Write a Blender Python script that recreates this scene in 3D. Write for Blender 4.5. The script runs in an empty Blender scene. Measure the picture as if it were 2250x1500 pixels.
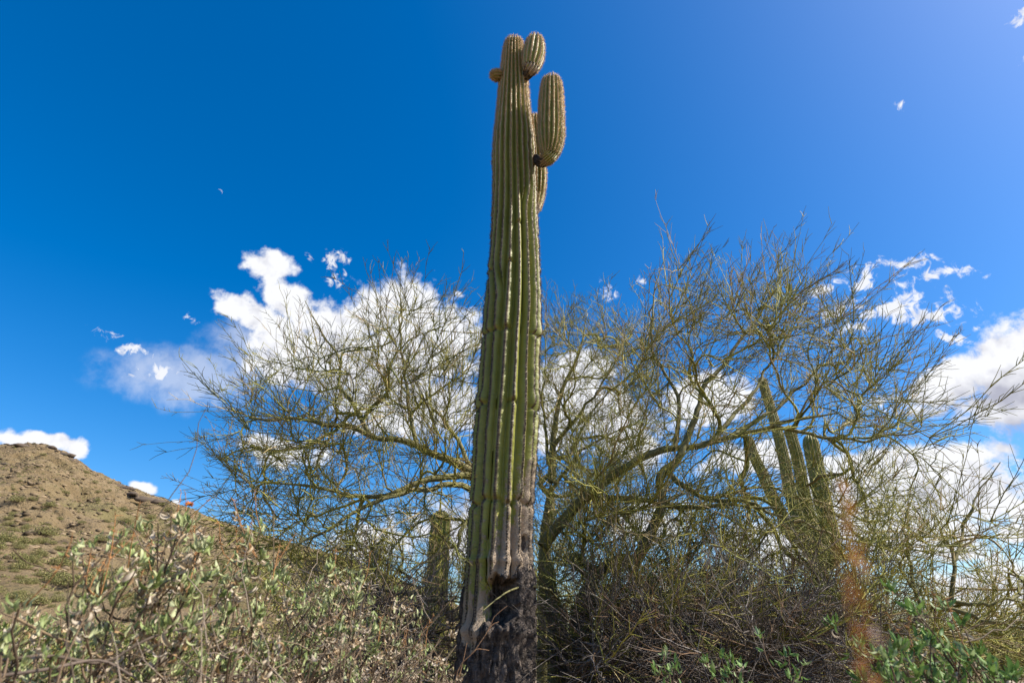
import bpy, math, random
import numpy as np
from mathutils import Vector
RNG = np.random.default_rng(7)
random.seed(7)
S = bpy.context.scene
C = S.collection

# ------------------------------------------------------------------ camera
PITCH = math.radians(27.5)
CAM = np.array((0.0, 0.0, 0.75))
FPX = 1250.0                      # focal length in pixels of the 2250 px wide photograph
cam = bpy.data.cameras.new('camera'); cam.lens = 20.0; cam.sensor_width = 36.0
cam.clip_start = 0.02; cam.clip_end = 20000
cam.dof.use_dof = True; cam.dof.focus_distance = 5.3; cam.dof.aperture_fstop = 4.0
co = bpy.data.objects.new('camera', cam); C.objects.link(co)
co.location = CAM; co.rotation_euler = (math.radians(90) + PITCH, 0, 0)
S.camera = co
FW = np.array((0, math.cos(PITCH), math.sin(PITCH))); UP = np.array((0, -math.sin(PITCH), math.cos(PITCH))); RT = np.array((1.0, 0, 0))

def ray(px, py):
    return FW + RT * ((px - 1125) / FPX) + UP * ((750 - py) / FPX)
def P(px, py, Y):
    """world point at forward distance Y that is seen in direction (px, py)"""
    d = ray(px, py); return CAM + d * (Y / d[1])
def MPP(px, py, Y):
    """metres per photograph pixel there"""
    d = ray(px, py); return (Y / d[1]) / FPX

# ------------------------------------------------------------------ sun, sky
SUN_AZ, SUN_EL = math.radians(97), math.radians(46)
SUND = np.array((math.sin(SUN_AZ) * math.cos(SUN_EL), math.cos(SUN_AZ) * math.cos(SUN_EL), math.sin(SUN_EL)))
sl = bpy.data.lights.new('sun', 'SUN'); sl.energy = 5.0; sl.angle = math.radians(0.53); sl.color = (1.0, 0.95, 0.86)
so = bpy.data.objects.new('sun', sl); C.objects.link(so)
so.rotation_euler = Vector(SUND).to_track_quat('Z', 'Y').to_euler()
S.view_settings.view_transform = 'Standard'; S.view_settings.look = 'None'
S.view_settings.exposure = 0.9; S.view_settings.gamma = 1.0
S.render.engine = 'CYCLES'
S.cycles.max_bounces = 6; S.cycles.diffuse_bounces = 3; S.cycles.glossy_bounces = 2
S.cycles.transparent_max_bounces = 4; S.cycles.caustics_reflective = False; S.cycles.caustics_refractive = False

class NT:
    """small helper for node trees"""
    def __init__(s, nt): s.nt = nt; s.l = nt.links
    def n(s, t, **kw):
        x = s.nt.nodes.new(t)
        for k, v in kw.items(): setattr(x, k, v)
        return x
    def put(s, sock, v):
        if v is None: return
        if isinstance(v, bpy.types.NodeSocket): s.l.new(v, sock)
        else: sock.default_value = v
    def math(s, op, a, b=None, c=None, clamp=False):
        x = s.n('ShaderNodeMath', operation=op, use_clamp=clamp)
        for i, v in enumerate((a, b, c)): s.put(x.inputs[i], v)
        return x.outputs[0]
    def vmath(s, op, a, b=None):
        x = s.n('ShaderNodeVectorMath', operation=op)
        s.put(x.inputs[0], a)
        if b is not None: s.put(x.inputs[3] if op == 'SCALE' else x.inputs[1], b)
        return x.outputs['Value'] if op in ('DOT_PRODUCT', 'LENGTH') else x.outputs[0]
    def noise(s, vec, scale, detail=4, rough=.5, out=0, dist=0, lac=2.0):
        x = s.n('ShaderNodeTexNoise'); s.put(x.inputs['Vector'], vec); x.inputs['Scale'].default_value = scale
        x.inputs['Detail'].default_value = detail; x.inputs['Roughness'].default_value = rough
        x.inputs['Distortion'].default_value = dist; x.inputs['Lacunarity'].default_value = lac
        return x.outputs[out]
    def step(s, v, a, b, lo=0., hi=1.):
        x = s.n('ShaderNodeMapRange', interpolation_type='SMOOTHSTEP'); s.put(x.inputs[0], v)
        for i, q in enumerate((a, b, lo, hi)): x.inputs[1 + i].default_value = q
        return x.outputs[0]
    def mix(s, f, a, b, mode='MIX'):
        x = s.n('ShaderNodeMix', data_type='RGBA', blend_type=mode)
        s.put(x.inputs[0], f)
        for i, v in ((6, a), (7, b)):
            s.put(x.inputs[i], v if isinstance(v, bpy.types.NodeSocket) else (*v[:3], 1))
        return x.outputs[2]
    def attr(s, name, out='Fac'):
        x = s.n('ShaderNodeAttribute'); x.attribute_name = name; return x.outputs[out]

W = bpy.data.worlds.new('World'); S.world = W; W.use_nodes = True
w = NT(W.node_tree); W.node_tree.nodes.clear()
sky = w.n('ShaderNodeTexSky', sky_type='NISHITA', sun_disc=False)
sky.sun_elevation = SUN_EL; sky.sun_rotation = SUN_AZ
sky.altitude = 400; sky.air_density = 1.0; sky.dust_density = 1.4; sky.ozone_density = 3.6
hs = w.n('ShaderNodeHueSaturation'); hs.inputs['Saturation'].default_value = 1.44; hs.inputs['Value'].default_value = 1.0; hs.inputs['Hue'].default_value = .503
w.l.new(sky.outputs[0], hs.inputs['Color'])
bg = w.n('ShaderNodeBackground'); bg.inputs[1].default_value = 0.104; w.l.new(hs.outputs[0], bg.inputs[0])
# cumulus: soft ellipsoids fixed in the directions of the sky, eaten into by fractal noise
tc = w.n('ShaderNodeTexCoord').outputs['Generated']
warp = w.vmath('SCALE', w.vmath('SUBTRACT', w.noise(tc, 16, 3, .55, out=1), (.5, .5, .5)), .045)
wdir = w.vmath('ADD', tc, warp)
def field(blobs, vec):
    tot = None
    for (px, py, rx, ry, rot, wt) in blobs:
        d = ray(px, py); L = np.linalg.norm(d); d = d / L
        e1 = np.cross(d, (0, 0, 1)); e1 /= np.linalg.norm(e1); e2 = np.cross(e1, d)
        # pixels are wider in angle near the axis than at the rim
        sx = rx / FPX / L; sy = ry / FPX / L ** 1.5
        a = math.radians(rot); u = e1 * math.cos(a) + e2 * math.sin(a); v = -e1 * math.sin(a) + e2 * math.cos(a)
        from mathutils import Matrix
        m = Matrix((tuple(u), tuple(v), tuple(-d))).transposed()
        mp = w.n('ShaderNodeMapping', vector_type='TEXTURE'); w.l.new(vec, mp.inputs[0])
        mp.inputs['Location'].default_value = tuple(d); mp.inputs['Rotation'].default_value = m.to_euler()
        mp.inputs['Scale'].default_value = (sx * 1.62, sy * 1.62, 1.6)
        g = w.n('ShaderNodeTexGradient', gradient_type='SPHERICAL'); w.l.new(mp.outputs[0], g.inputs[0])
        o = g.outputs['Fac']
        if wt != 1: o = w.math('MULTIPLY', o, wt)
        tot = o if tot is None else w.math('MAXIMUM', tot, o)
    return tot
SOLID = [(598, 588, 58, 42, 0, 1), (632, 655, 66, 42, -30, 1), (545, 690, 84, 36, -18, 1), (650, 755, 120, 70, -20, 1),
         (885, 700, 120, 100, 0, 1), (975, 765, 100, 105, -40, 1), (800, 800, 190, 100, 0, 1), (900, 890, 200, 90, 0, .9),
         (620, 985, 110, 40, 0, .85), (1250, 835, 110, 56, 15, 1.1), (1330, 900, 140, 64, -20, 1.05), (1560, 880, 100, 58, 0, 1.1), (720, 715, 110, 55, 0, 1), (640, 800, 120, 60, 0, .95), (1640, 1010, 110, 40, 0, .9),
         (1380, 975, 90, 54, -30, 1), (1180, 930, 120, 76, 0, 1), (820, 1190, 90, 60, 0, .9), (1000, 1170, 110, 90, 0, .85), (1420, 1150, 120, 60, 0, .8),
         (95, 968, 90, 26, 0, 1), (160, 985, 36, 22, -30, 1), (316, 1066, 26, 17, -35, 1), (376, 1102, 12, 9, -35, .9),
         (2190, 790, 110, 62, 22, 1), (2075, 845, 100, 54, 20, 1.1), (2260, 850, 130, 120, 0, 1), (2200, 900, 90, 55, -20, 1), (2330, 800, 160, 150, 0, 1),
         (1960, 1040, 200, 64, 0, 1.2), (2090, 1085, 150, 66, -10, 1.2), (1900, 1130, 180, 80, 0, 1.1), (2020, 1180, 150, 50, 0, 1), (2230, 1168, 40, 24, 0, .9),
         (2190, 1300, 130, 66, 10, 1.15), (1720, 1200, 160, 80, 0, .8), (2050, 1210, 160, 40, 0, .75)]
WISP = [(345, 825, 46, 24, 10, .9), (292, 770, 66, 15, -12, .8), (425, 690, 26, 14, -20, .62), (740, 575, 30, 26, 40, .95), (745, 620, 18, 22, 0, .85),
        (688, 572, 14, 9, -30, .7), (1008, 652, 16, 10, 20, .8), (1990, 580, 50, 17, -12, 1.0), (2060, 602, 60, 18, -14, 1.0), (1818, 630, 52, 19, 14, 1.0), (1902, 616, 46, 18, 30, 1.0),
        (1848, 676, 50, 26, 10, .95), (1960, 676, 84, 36, 10, 1.0), (2040, 694, 84, 30, -12, 1.0), (2075, 660, 26, 22, 0, .9), (2090, 738, 44, 18, -32, 1.0), (1870, 730, 56, 30, 0, .85),
        (1985, 237, 15, 15, 30, .9), (1980, 267, 22, 6, 0, .6), (2240, 45, 18, 30, 60, .9), (2243, 132, 22, 26, 40, .9), (1335, 640, 20, 26, 0, .72), (1412, 612, 18, 10, -30, .6),
        (2160, 716, 16, 16, 0, .8), (2180, 604, 12, 6, 0, .7), (2190, 1030, 80, 30, 8, .9), (1930, 880, 60, 24, 0, .8), (2000, 905, 60, 22, 0, .85)]
GREY = [(2190, 880, 80, 60, 10, 1), (2240, 950, 60, 60, 0, 1), (2100, 900, 50, 26, 20, .7), (870, 850, 200, 90, 0, .55), (2000, 1080, 150, 40, 0, .5), (1050, 1100, 150, 120, 0, .7), (2150, 1290, 90, 30, 0, .4)]
fs, fw_, fg = field(SOLID, wdir), field(WISP, wdir), field(GREY, wdir)
n_big = w.noise(tc, 34, 9, .6); n_fine = w.noise(tc, 58, 8, .66, dist=.6)
sx_ = w.n('ShaderNodeSeparateXYZ'); w.l.new(tc, sx_.inputs[0])
# the same scattered fair-weather clouds carry on round the rest of the sky
rest = w.math('MULTIPLY', w.step(w.noise(tc, 3.2, 3, .5), .52, .70), w.math('MULTIPLY', w.step(sx_.outputs[1], .35, .05), w.math('MULTIPLY', w.step(sx_.outputs[2], .03, .12), w.step(sx_.outputs[2], .75, .45))))
d_s = w.math('ADD', w.math('MULTIPLY', w.math('MAXIMUM', fs, w.math('MULTIPLY', rest, .8)), 1.5), w.math('MULTIPLY_ADD', n_big, 1.5, -1.22))
a_s = w.math('MULTIPLY', w.step(d_s, .0, .46), w.step(w.math('MAXIMUM', fs, rest), .02, .15))
d_w = w.math('ADD', w.math('MULTIPLY', fw_, 1.35), w.math('MULTIPLY_ADD', n_fine, 3.8, -2.45))
a_w = w.math('MULTIPLY', w.math('MULTIPLY', w.step(d_w, .0, .75), w.step(fw_, .02, .22)), .93)
fh = field([(430, 830, 150, 60, 8, 1), (570, 770, 100, 80, 30, 1), (340, 840, 70, 30, 0, .8)], wdir)
a_h = w.math('MULTIPLY', w.step(fh, .0, .3), w.math('MULTIPLY', w.step(w.math('ADD', fh, w.math('MULTIPLY_ADD', n_big, .9, -.5)), .02, .75), .45))
alpha = w.math('MAXIMUM', w.math('MAXIMUM', a_s, a_w), a_h)
sunoff = w.vmath('ADD', tc, tuple(SUND * .022))
relief = w.math('SUBTRACT', n_big, w.noise(sunoff, 34, 4, .5))
shade = w.math('ADD', w.math('MULTIPLY', fg, w.math('MULTIPLY_ADD', n_big, 1.6, .1)), w.math('MULTIPLY', relief, -1.5), clamp=True)
ccol = w.mix(w.math('MULTIPLY', shade, 1.15, clamp=True), (.95, .96, 1.0), (.47, .48, .58))
bgc = w.n('ShaderNodeBackground'); w.l.new(ccol, bgc.inputs[0]); bgc.inputs[1].default_value = .56
mx = w.n('ShaderNodeMixShader'); w.l.new(alpha, mx.inputs[0]); w.l.new(bg.outputs[0], mx.inputs[1]); w.l.new(bgc.outputs[0], mx.inputs[2])
wo = w.n('ShaderNodeOutputWorld'); w.l.new(mx.outputs[0], wo.inputs[0])
W.cycles.sampling_method = 'MANUAL'; W.cycles.sample_map_resolution = 512

# ------------------------------------------------------------------ mesh helpers
def unit(v): return v / np.maximum(np.linalg.norm(v, axis=-1, keepdims=True), 1e-9)
def smooth(x, a, b):
    t = np.clip((x - a) / (b - a), 0, 1); return t * t * (3 - 2 * t)
def _hash(ix, iy, iz, seed):
    h = (ix.astype(np.int64) * 374761393 + iy.astype(np.int64) * 668265263 + iz.astype(np.int64) * 2147483647 + seed * 974634777) & 0xffffffff
    h = ((h ^ (h >> 13)) * 1274126177) & 0xffffffff
    return ((h ^ (h >> 16)) & 0xffff) / 65535.0
def vnoise(p, seed=0):
    i = np.floor(p); f = p - i; f = f * f * (3 - 2 * f); r = 0
    for a in (0, 1):
        for b in (0, 1):
            for c in (0, 1):
                r = r + _hash(i[..., 0] + a, i[..., 1] + b, i[..., 2] + c, seed) * (f[..., 0] if a else 1 - f[..., 0]) * (f[..., 1] if b else 1 - f[..., 1]) * (f[..., 2] if c else 1 - f[..., 2])
    return r
def fbm(p, oct=4, seed=0, gain=.5):
    r = 0; amp = 1; tot = 0
    for o in range(oct):
        r = r + amp * vnoise(p * 2.0 ** o, seed + o); tot += amp; amp *= gain
    return r / tot - .5

class MB:
    def __init__(s): s.v = []; s.f = []; s.c = []; s.n = 0; s.extra = {}
    def add(s, v, f, col=None):
        v = np.asarray(v, float).reshape(-1, 3); f = np.asarray(f, np.int64)
        s.v.append(v); s.f.append(f + s.n)
        c = np.ones((len(v), 3)) if col is None else np.broadcast_to(np.asarray(col, float), (len(v), 3))
        s.c.append(c); s.n += len(v)
    def mesh(s, name, material, smooth_shade=True, attrs=None):
        v = np.concatenate(s.v); me = bpy.data.meshes.new(name)
        me.vertices.add(len(v)); me.vertices.foreach_set('co', v.ravel())
        tot = np.concatenate([np.full(len(f), f.shape[1]) for f in s.f]); idx = np.concatenate([f.ravel() for f in s.f])
        me.loops.add(len(idx)); me.loops.foreach_set('vertex_index', idx)
        me.polygons.add(len(tot)); me.polygons.foreach_set('loop_start', np.concatenate(([0], np.cumsum(tot)[:-1])))
        me.polygons.foreach_set('loop_total', tot)
        if smooth_shade: me.polygons.foreach_set('use_smooth', np.ones(len(tot), bool))
        c = np.concatenate(s.c); a = me.attributes.new('col', 'FLOAT_COLOR', 'POINT')
        a.data.foreach_set('color', np.concatenate((c, np.ones((len(c), 1))), 1).ravel())
        for k, arr in (attrs or {}).items():
            a = me.attributes.new(k, 'FLOAT', 'POINT'); a.data.foreach_set('value', np.asarray(arr, float).ravel())
        me.update(); me.validate(); me.materials.append(material)
        return me
def obj(name, me, parent=None, loc=None):
    o = bpy.data.objects.new(name, me); C.objects.link(o)
    if parent is not None: o.parent = parent
    if loc is not None: o.location = tuple(loc)
    return o
def tag(o, label=None, cat=None, group=None, kind=None):
    for k, v in (('label', label), ('category', cat), ('group', group), ('kind', kind)):
        if v: o[k] = v
    return o
def thing(name, label, cat, loc, group=None):
    e = bpy.data.objects.new(name, None); C.objects.link(e); e.location = tuple(loc); e.empty_display_size = .1
    return tag(e, label, cat, group)

def tubes(mb, Pn, R, sides=3, col=None):
    """Pn (M,N,3) centre lines, R (M,N) radii -> tapered tubes"""
    Pn = np.asarray(Pn, float); M, N, _ = Pn.shape
    if M == 0: return
    T = unit(np.gradient(Pn, axis=1)); mean = unit(Pn[:, -1] - Pn[:, 0])
    ref = np.eye(3)[np.argmin(np.abs(mean), axis=1)][:, None, :]
    n1 = unit(np.cross(T, ref)); n2 = np.cross(T, n1)
    an = np.arange(sides) * 2 * np.pi / sides
    ring = Pn[:, :, None, :] + (n1[:, :, None, :] * np.cos(an)[None, None, :, None] + n2[:, :, None, :] * np.sin(an)[None, None, :, None]) * np.asarray(R)[:, :, None, None]
    base = (np.arange(M) * N * sides)[:, None, None] + (np.arange(N - 1) * sides)[None, :, None]
    k = np.arange(sides)[None, None, :]; k2 = (k + 1) % sides
    f = np.stack((base + k, base + k2, base + sides + k2, base + sides + k), -1).reshape(-1, 4)
    if col is not None:
        col = np.asarray(col, float)
        if col.ndim == 2: col = np.repeat(col, N * sides, 0)
    mb.add(ring.reshape(-1, 3), f, col)
def resample(pts, n):
    """smooth curve through pts, n points evenly spaced"""
    p = np.asarray(pts, float)
    if len(p) == 2: return p[0] + (p[1] - p[0]) * np.linspace(0, 1, n)[:, None]
    q = np.vstack((2 * p[0] - p[1], p, 2 * p[-1] - p[-2])); out = []
    for i in range(1, len(q) - 2):
        t = np.linspace(0, 1, 16, endpoint=False)[:, None]
        a, b, c, d = q[i - 1], q[i], q[i + 1], q[i + 2]
        out.append(.5 * (2 * b + (c - a) * t + (2 * a - 5 * b + 4 * c - d) * t ** 2 + (3 * b - a - 3 * c + d) * t ** 3))
    out = np.vstack(out + [p[-1:]]); s = np.concatenate(([0], np.cumsum(np.linalg.norm(np.diff(out, axis=0), axis=1))))
    return np.stack([np.interp(np.linspace(0, s[-1], n), s, out[:, k]) for k in range(3)], 1)

# ------------------------------------------------------------------ materials
def new_mat(name):
    m = bpy.data.materials.new(name); m.use_nodes = True
    t = NT(m.node_tree); b = m.node_tree.nodes['Principled BSDF']; return m, t, b
def plain_mat(name, rough=.8, spec=.3, var=.35, scale=30, bump=0., bscale=60, translucent=0, tint=None):
    """colour from the mesh's own 'col' attribute, broken up by noise"""
    m, t, b = new_mat(name)
    pos = t.n('ShaderNodeTexCoord').outputs['Object']
    c = t.attr('col', 'Color')
    nz = t.noise(pos, scale, 4, .6)
    c = t.mix(1.0, c, t.n('ShaderNodeCombineColor').outputs[0], 'MULTIPLY') if False else c
    g = t.math('MULTIPLY_ADD', nz, 2 * var, 1 - var)
    vm = t.vmath('SCALE', c, g)
    t.l.new(vm, b.inputs['Base Color']); b.inputs['Roughness'].default_value = rough
    b.inputs['Specular IOR Level'].default_value = spec
    if bump:
        bp = t.n('ShaderNodeBump'); bp.inputs['Strength'].default_value = bump; bp.inputs['Distance'].default_value = .01
        t.l.new(t.noise(pos, bscale, 5, .6), bp.inputs['Height']); t.l.new(bp.outputs[0], b.inputs['Normal'])
    if translucent:
        tr = t.n('ShaderNodeBsdfTranslucent'); t.l.new(vm, tr.inputs[0])
        mxs = t.n('ShaderNodeMixShader'); mxs.inputs[0].default_value = translucent
        t.l.new(b.outputs[0], mxs.inputs[1]); t.l.new(tr.outputs[0], mxs.inputs[2])
        t.l.new(mxs.outputs[0], m.node_tree.nodes['Material Output'].inputs[0])
    return m
M_TWIG = plain_mat('green_bark_twigs', .7, .3, .25, 8)
M_LIMB = plain_mat('green_bark', .75, .3, .45, 14, .5, 45)
M_DEAD = plain_mat('dead_wood', .9, .2, .35, 20, .4, 60)
M_LEAF = plain_mat('leaf', .6, .35, .25, 60, 0, 60, .25)
M_SPINE = plain_mat('spine', .6, .3, .2, 40)
M_STONE = plain_mat('stone', .95, .2, .4, 1.2, .6, 6)
M_SHRUB = plain_mat('shrub', .8, .2, .3, 2, 0, 10, .15)

def saguaro_mat():
    m, t, b = new_mat('saguaro_skin')
    pos = t.n('ShaderNodeTexCoord').outputs['Object']
    crest, cork, char = t.attr('crest'), t.attr('cork'), t.attr('char')
    n1, n2, n3 = t.noise(pos, 3, 4, .6), t.noise(pos, 22, 5, .6), t.noise(pos, 90, 4, .6)
    green = t.mix(t.step(n1, .3, .7), (.172, .180, .028), (.250, .243, .048))
    green = t.mix(t.math('MULTIPLY', t.step(n2, .45, .8), .5), green, (.19, .20, .085))
    # fine horizontal growth creases
    sp = t.n('ShaderNodeMapping'); t.l.new(pos, sp.inputs[0]); sp.inputs['Scale'].default_value = (5, 5, 70)
    cre = t.noise(sp.outputs[0], 1, 3, .6)
    green = t.mix(t.math('MULTIPLY', t.step(cre, .5, .75), .35), green, (.06, .085, .02))
    sz = t.n('ShaderNodeSeparateXYZ'); t.l.new(pos, sz.inputs[0])
    edge = t.step(t.math('ADD', t.math('MULTIPLY_ADD', n2, .14, crest), t.step(sz.outputs[2], 4.8, 7.4, 0, .14)), .93, 1.03)
    edgec = t.mix(t.step(sz.outputs[2], 2.4, 5.6), (.115, .075, .048), (.40, .29, .165))
    col = t.mix(t.math('MULTIPLY', edge, .85), green, edgec)
    corkc = t.mix(n3, (.24, .175, .115), (.43, .34, .245))
    cm = t.step(t.math('ADD', cork, t.math('MULTIPLY_ADD', n2, 1.0, -.5)), .40, .62)
    col = t.mix(cm, col, corkc)
    charc = t.mix(t.step(n2, .35, .72), (.024, .019, .016), (.15, .115, .09))
    charc = t.mix(t.step(n3, .58, .8), charc, (.34, .29, .25))
    xm = t.step(t.math('ADD', char, t.math('MULTIPLY_ADD', n2, .7, -.35)), .42, .58)
    col = t.mix(xm, col, charc)
    t.l.new(col, b.inputs['Base Color'])
    rg = t.math('MULTIPLY_ADD', t.math('MAXIMUM', xm, cm), .4, .5); t.l.new(rg, b.inputs['Roughness'])
    b.inputs['Specular IOR Level'].default_value = .35
    h = t.math('ADD', t.math('MULTIPLY', cre, .5), t.math('MULTIPLY', n3, t.math('MULTIPLY_ADD', t.math('MAXIMUM', xm, cm), 1.6, .15)))
    h = t.math('ADD', h, t.math('MULTIPLY', n2, t.math('MULTIPLY', xm, 2.5)))
    bp = t.n('ShaderNodeBump'); bp.inputs['Strength'].default_value = .7; bp.inputs['Distance'].default_value = .012
    t.l.new(h, bp.inputs['Height']); t.l.new(bp.outputs[0], b.inputs['Normal'])
    return m
M_SAG = saguaro_mat()

def ground_mat(name, dirt_a, dirt_b, dark, scale, green=None):
    m, t, b = new_mat(name)
    pos = t.n('ShaderNodeTexCoord').outputs['Object']
    n1, n2, n3 = t.noise(pos, scale, 6, .6), t.noise(pos, scale * 8, 6, .65), t.noise(pos, scale * .22, 4, .55)
    col = t.mix(t.step(n1, .32, .68), dirt_a, dirt_b)
    col = t.mix(t.math('MULTIPLY', t.step(n2, .54, .70), .8), col, dark)
    if green is not None: col = t.mix(t.math('MULTIPLY', t.step(n3, .48, .68), .65), col, green)
    t.l.new(col, b.inputs['Base Color']); b.inputs['Roughness'].default_value = .95; b.inputs['Specular IOR Level'].default_value = .15
    bp = t.n('ShaderNodeBump'); bp.inputs['Strength'].default_value = 1.0; bp.inputs['Distance'].default_value = .12 / scale
    t.l.new(t.math('ADD', n2, n1), bp.inputs['Height']); t.l.new(bp.outputs[0], b.inputs['Normal'])
    return m
M_GROUND = ground_mat('desert_soil', (.24, .17, .11), (.34, .26, .18), (.10, .08, .055), 1.2, (.16, .15, .06))
M_HILL = ground_mat('hillside', (.150, .105, .052), (.225, .162, .090), (.045, .042, .028), .22, (.145, .13, .05))

# ------------------------------------------------------------------ ground and hill
def build_ground():
    na = 180; rr = np.concatenate(([0.0], np.geomspace(.6, 9000, 70)))
    a = np.arange(na) * 2 * np.pi / na
    X = rr[:, None] * np.sin(a); Y = rr[:, None] * np.cos(a)
    Z = fbm(np.stack((X * .5, Y * .5, X * 0), -1), 4, 3) * .16 * np.clip(rr / 3, 0, 1)[:, None] * (rr < 400)[:, None]
    mb = MB(); n = len(rr); i = np.arange(n - 1)[:, None] * na; k = np.arange(na)[None]; k2 = (k + 1) % na
    mb.add(np.stack((X, Y, Z), -1), np.stack((i + k, i + na + k, i + na + k2, i + k2), -1).reshape(-1, 4))
    tag(obj('ground', mb.mesh('ground', M_GROUND)), 'stony tan desert ground under the bushes', 'ground', kind='structure')
build_ground()

RIDGE = [(-900, 1130), (-500, 1010), (-200, 962), (0, 972), (60, 972), (100, 975), (150, 992), (200, 1030), (260, 1056), (330, 1082), (400, 1106), (480, 1142), (560, 1166), (650, 1188),
         (760, 1222), (900, 1280), (1050, 1345), (1200, 1385), (1500, 1398)]
RA = []
for px, py in RIDGE:
    d = ray(px, py); RA.append((d[0] / d[1], d[2] / d[1]))
RA = np.array(RA)
D0, DR = 26.0, 135.0
def hill_z(X, Y):
    a = X / np.maximum(Y, 1); e = np.interp(a, RA[:, 0], RA[:, 1])
    H = e * DR + .75
    t = (Y - D0) / (DR - D0)
    up = np.clip(t, 0, None) ** 1.15
    z = H * np.where(t < 1, up, 1 - np.clip(t - 1, 0, 1) * .5)
    z = z + np.minimum(Y - D0, 0) * .05 - .15
    rough = np.clip((Y - D0) / 30, 0, 1) * np.clip(H / 8, 0, 1)
    p = np.stack((X * .12, Y * .12, X * 0), -1)
    z = z + rough * ((fbm(p, 5, 11) * 2.6 - 2.2 * np.exp(-(fbm(p * .6, 3, 14) / .05) ** 2)) * (1 - .75 * np.exp(-((t - 1) / .12) ** 2)) + fbm(p * 5, 3, 12) * .7)
    return z
def build_hill():
    aa = np.linspace(RA[0, 0], RA[-1, 0], 420); yy = np.concatenate((np.linspace(20, 150, 300), np.linspace(152, 270, 30)))
    Y = np.repeat(yy[:, None], len(aa), 1); X = Y * aa[None]
    mb = MB(); n, m = Y.shape; i = np.arange(n - 1)[:, None] * m; k = np.arange(m - 1)[None]
    mb.add(np.stack((X, Y, hill_z(X, Y)), -1), np.stack((i + k, i + k + 1, i + m + k + 1, i + m + k), -1).reshape(-1, 4))
    tag(obj('hill', mb.mesh('hill', M_HILL)), 'brown rocky hill rising to a rounded peak', 'hill', kind='structure')
build_hill()

def rock_shape(seed, n=10):
    r = np.random.default_rng(seed); a = np.arange(n) * 2 * np.pi / n
    rings = []
    for z, s in ((-.35, .8), (.05, 1.0), (.42, .72), (.62, .28)):
        q = s * (1 + .28 * (r.random(n) - .5)); rings.append(np.stack((q * np.cos(a) * .6, q * np.sin(a) * .5, z * .6 + .14 * (r.random(n) - .5)), 1))
    v = np.concatenate(rings + [np.array([[0, 0, .42]])]); f = []
    for j in range(3):
        for k in range(n): f.append((j * n + k, j * n + (k + 1) % n, (j + 1) * n + (k + 1) % n, (j + 1) * n + k))
    t = [(3 * n + k, 3 * n + (k + 1) % n, 4 * n) for k in range(n)]
    return v, np.array(f), np.array(t)
def hill_spot(px, py):
    """first point of the hillside seen in that direction"""
    d = ray(px, py); ys = np.linspace(24, 140, 900); X = d[0] / d[1] * ys; Z = .75 + d[2] / d[1] * ys
    h = hill_z(X, ys) - Z; i = np.argmax(h > 0)
    if not (h > 0).any(): return None
    return np.array((X[i], ys[i], hill_z(X[i:i + 1], ys[i:i + 1])[0]))
# loose stones over the whole slope, too many to count
mb = MB(); r = np.random.default_rng(5); cnt = 15000
ay = r.uniform(-1.05, -.1, cnt); yy = 46 + 90 * r.random(cnt) ** .8; xx = ay * yy; zz = hill_z(xx, yy)
shapes = [rock_shape(s, 5) for s in range(6)]
for i in range(cnt):
    v, f, t = shapes[i % 6]; s = .10 + .62 * r.random() ** 4; th = r.random() * 6.28
    q = v * (s * (1 + r.random()), s, s * .8); q = np.stack((q[:, 0] * math.cos(th) - q[:, 1] * math.sin(th), q[:, 0] * math.sin(th) + q[:, 1] * math.cos(th), q[:, 2]), 1)
    g = r.random(); col = np.array((.19, .138, .082)) * (.2 + 1.15 * g)
    n0 = mb.n; mb.add(q + (xx[i], yy[i], zz[i]), f, col); mb.f.append(t + n0)
tag(obj('stones', mb.mesh('stones', M_STONE, False)), 'loose brown stones strewn over the hillside', 'stones', kind='stuff')
# dark boulders along the ridge
bm_ = []
for s in range(3):
    mb = MB(); v, f, t = rock_shape(40 + s, 9); mb.add(v, f, (.10, .075, .055)); mb.f.append(t); bm_.append(mb.mesh('boulder', M_STONE, False))
r = np.random.default_rng(9)
for px, py in [(40, 978), (52, 980), (110, 984), (122, 990), (134, 994), (146, 1000), (160, 1010), (264, 1066), (276, 1072), (290, 1086), (312, 1094), (326, 1098), (340, 1100), (355, 1104), (10, 1020), (300, 1092)]:
    p = hill_spot(px, py)
    if p is None: continue
    o = obj('boulder', bm_[r.integers(3)], None, p - (0, 0, .2)); k = r.uniform(1.0, 2.6); o.scale = (k * 1.7, k, k * .7); o.rotation_euler.z = r.random() * 6.28
    tag(o, 'dark weathered boulder cropping out near the hill ridge', 'boulder', 'dark boulders along the hill ridge')

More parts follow.
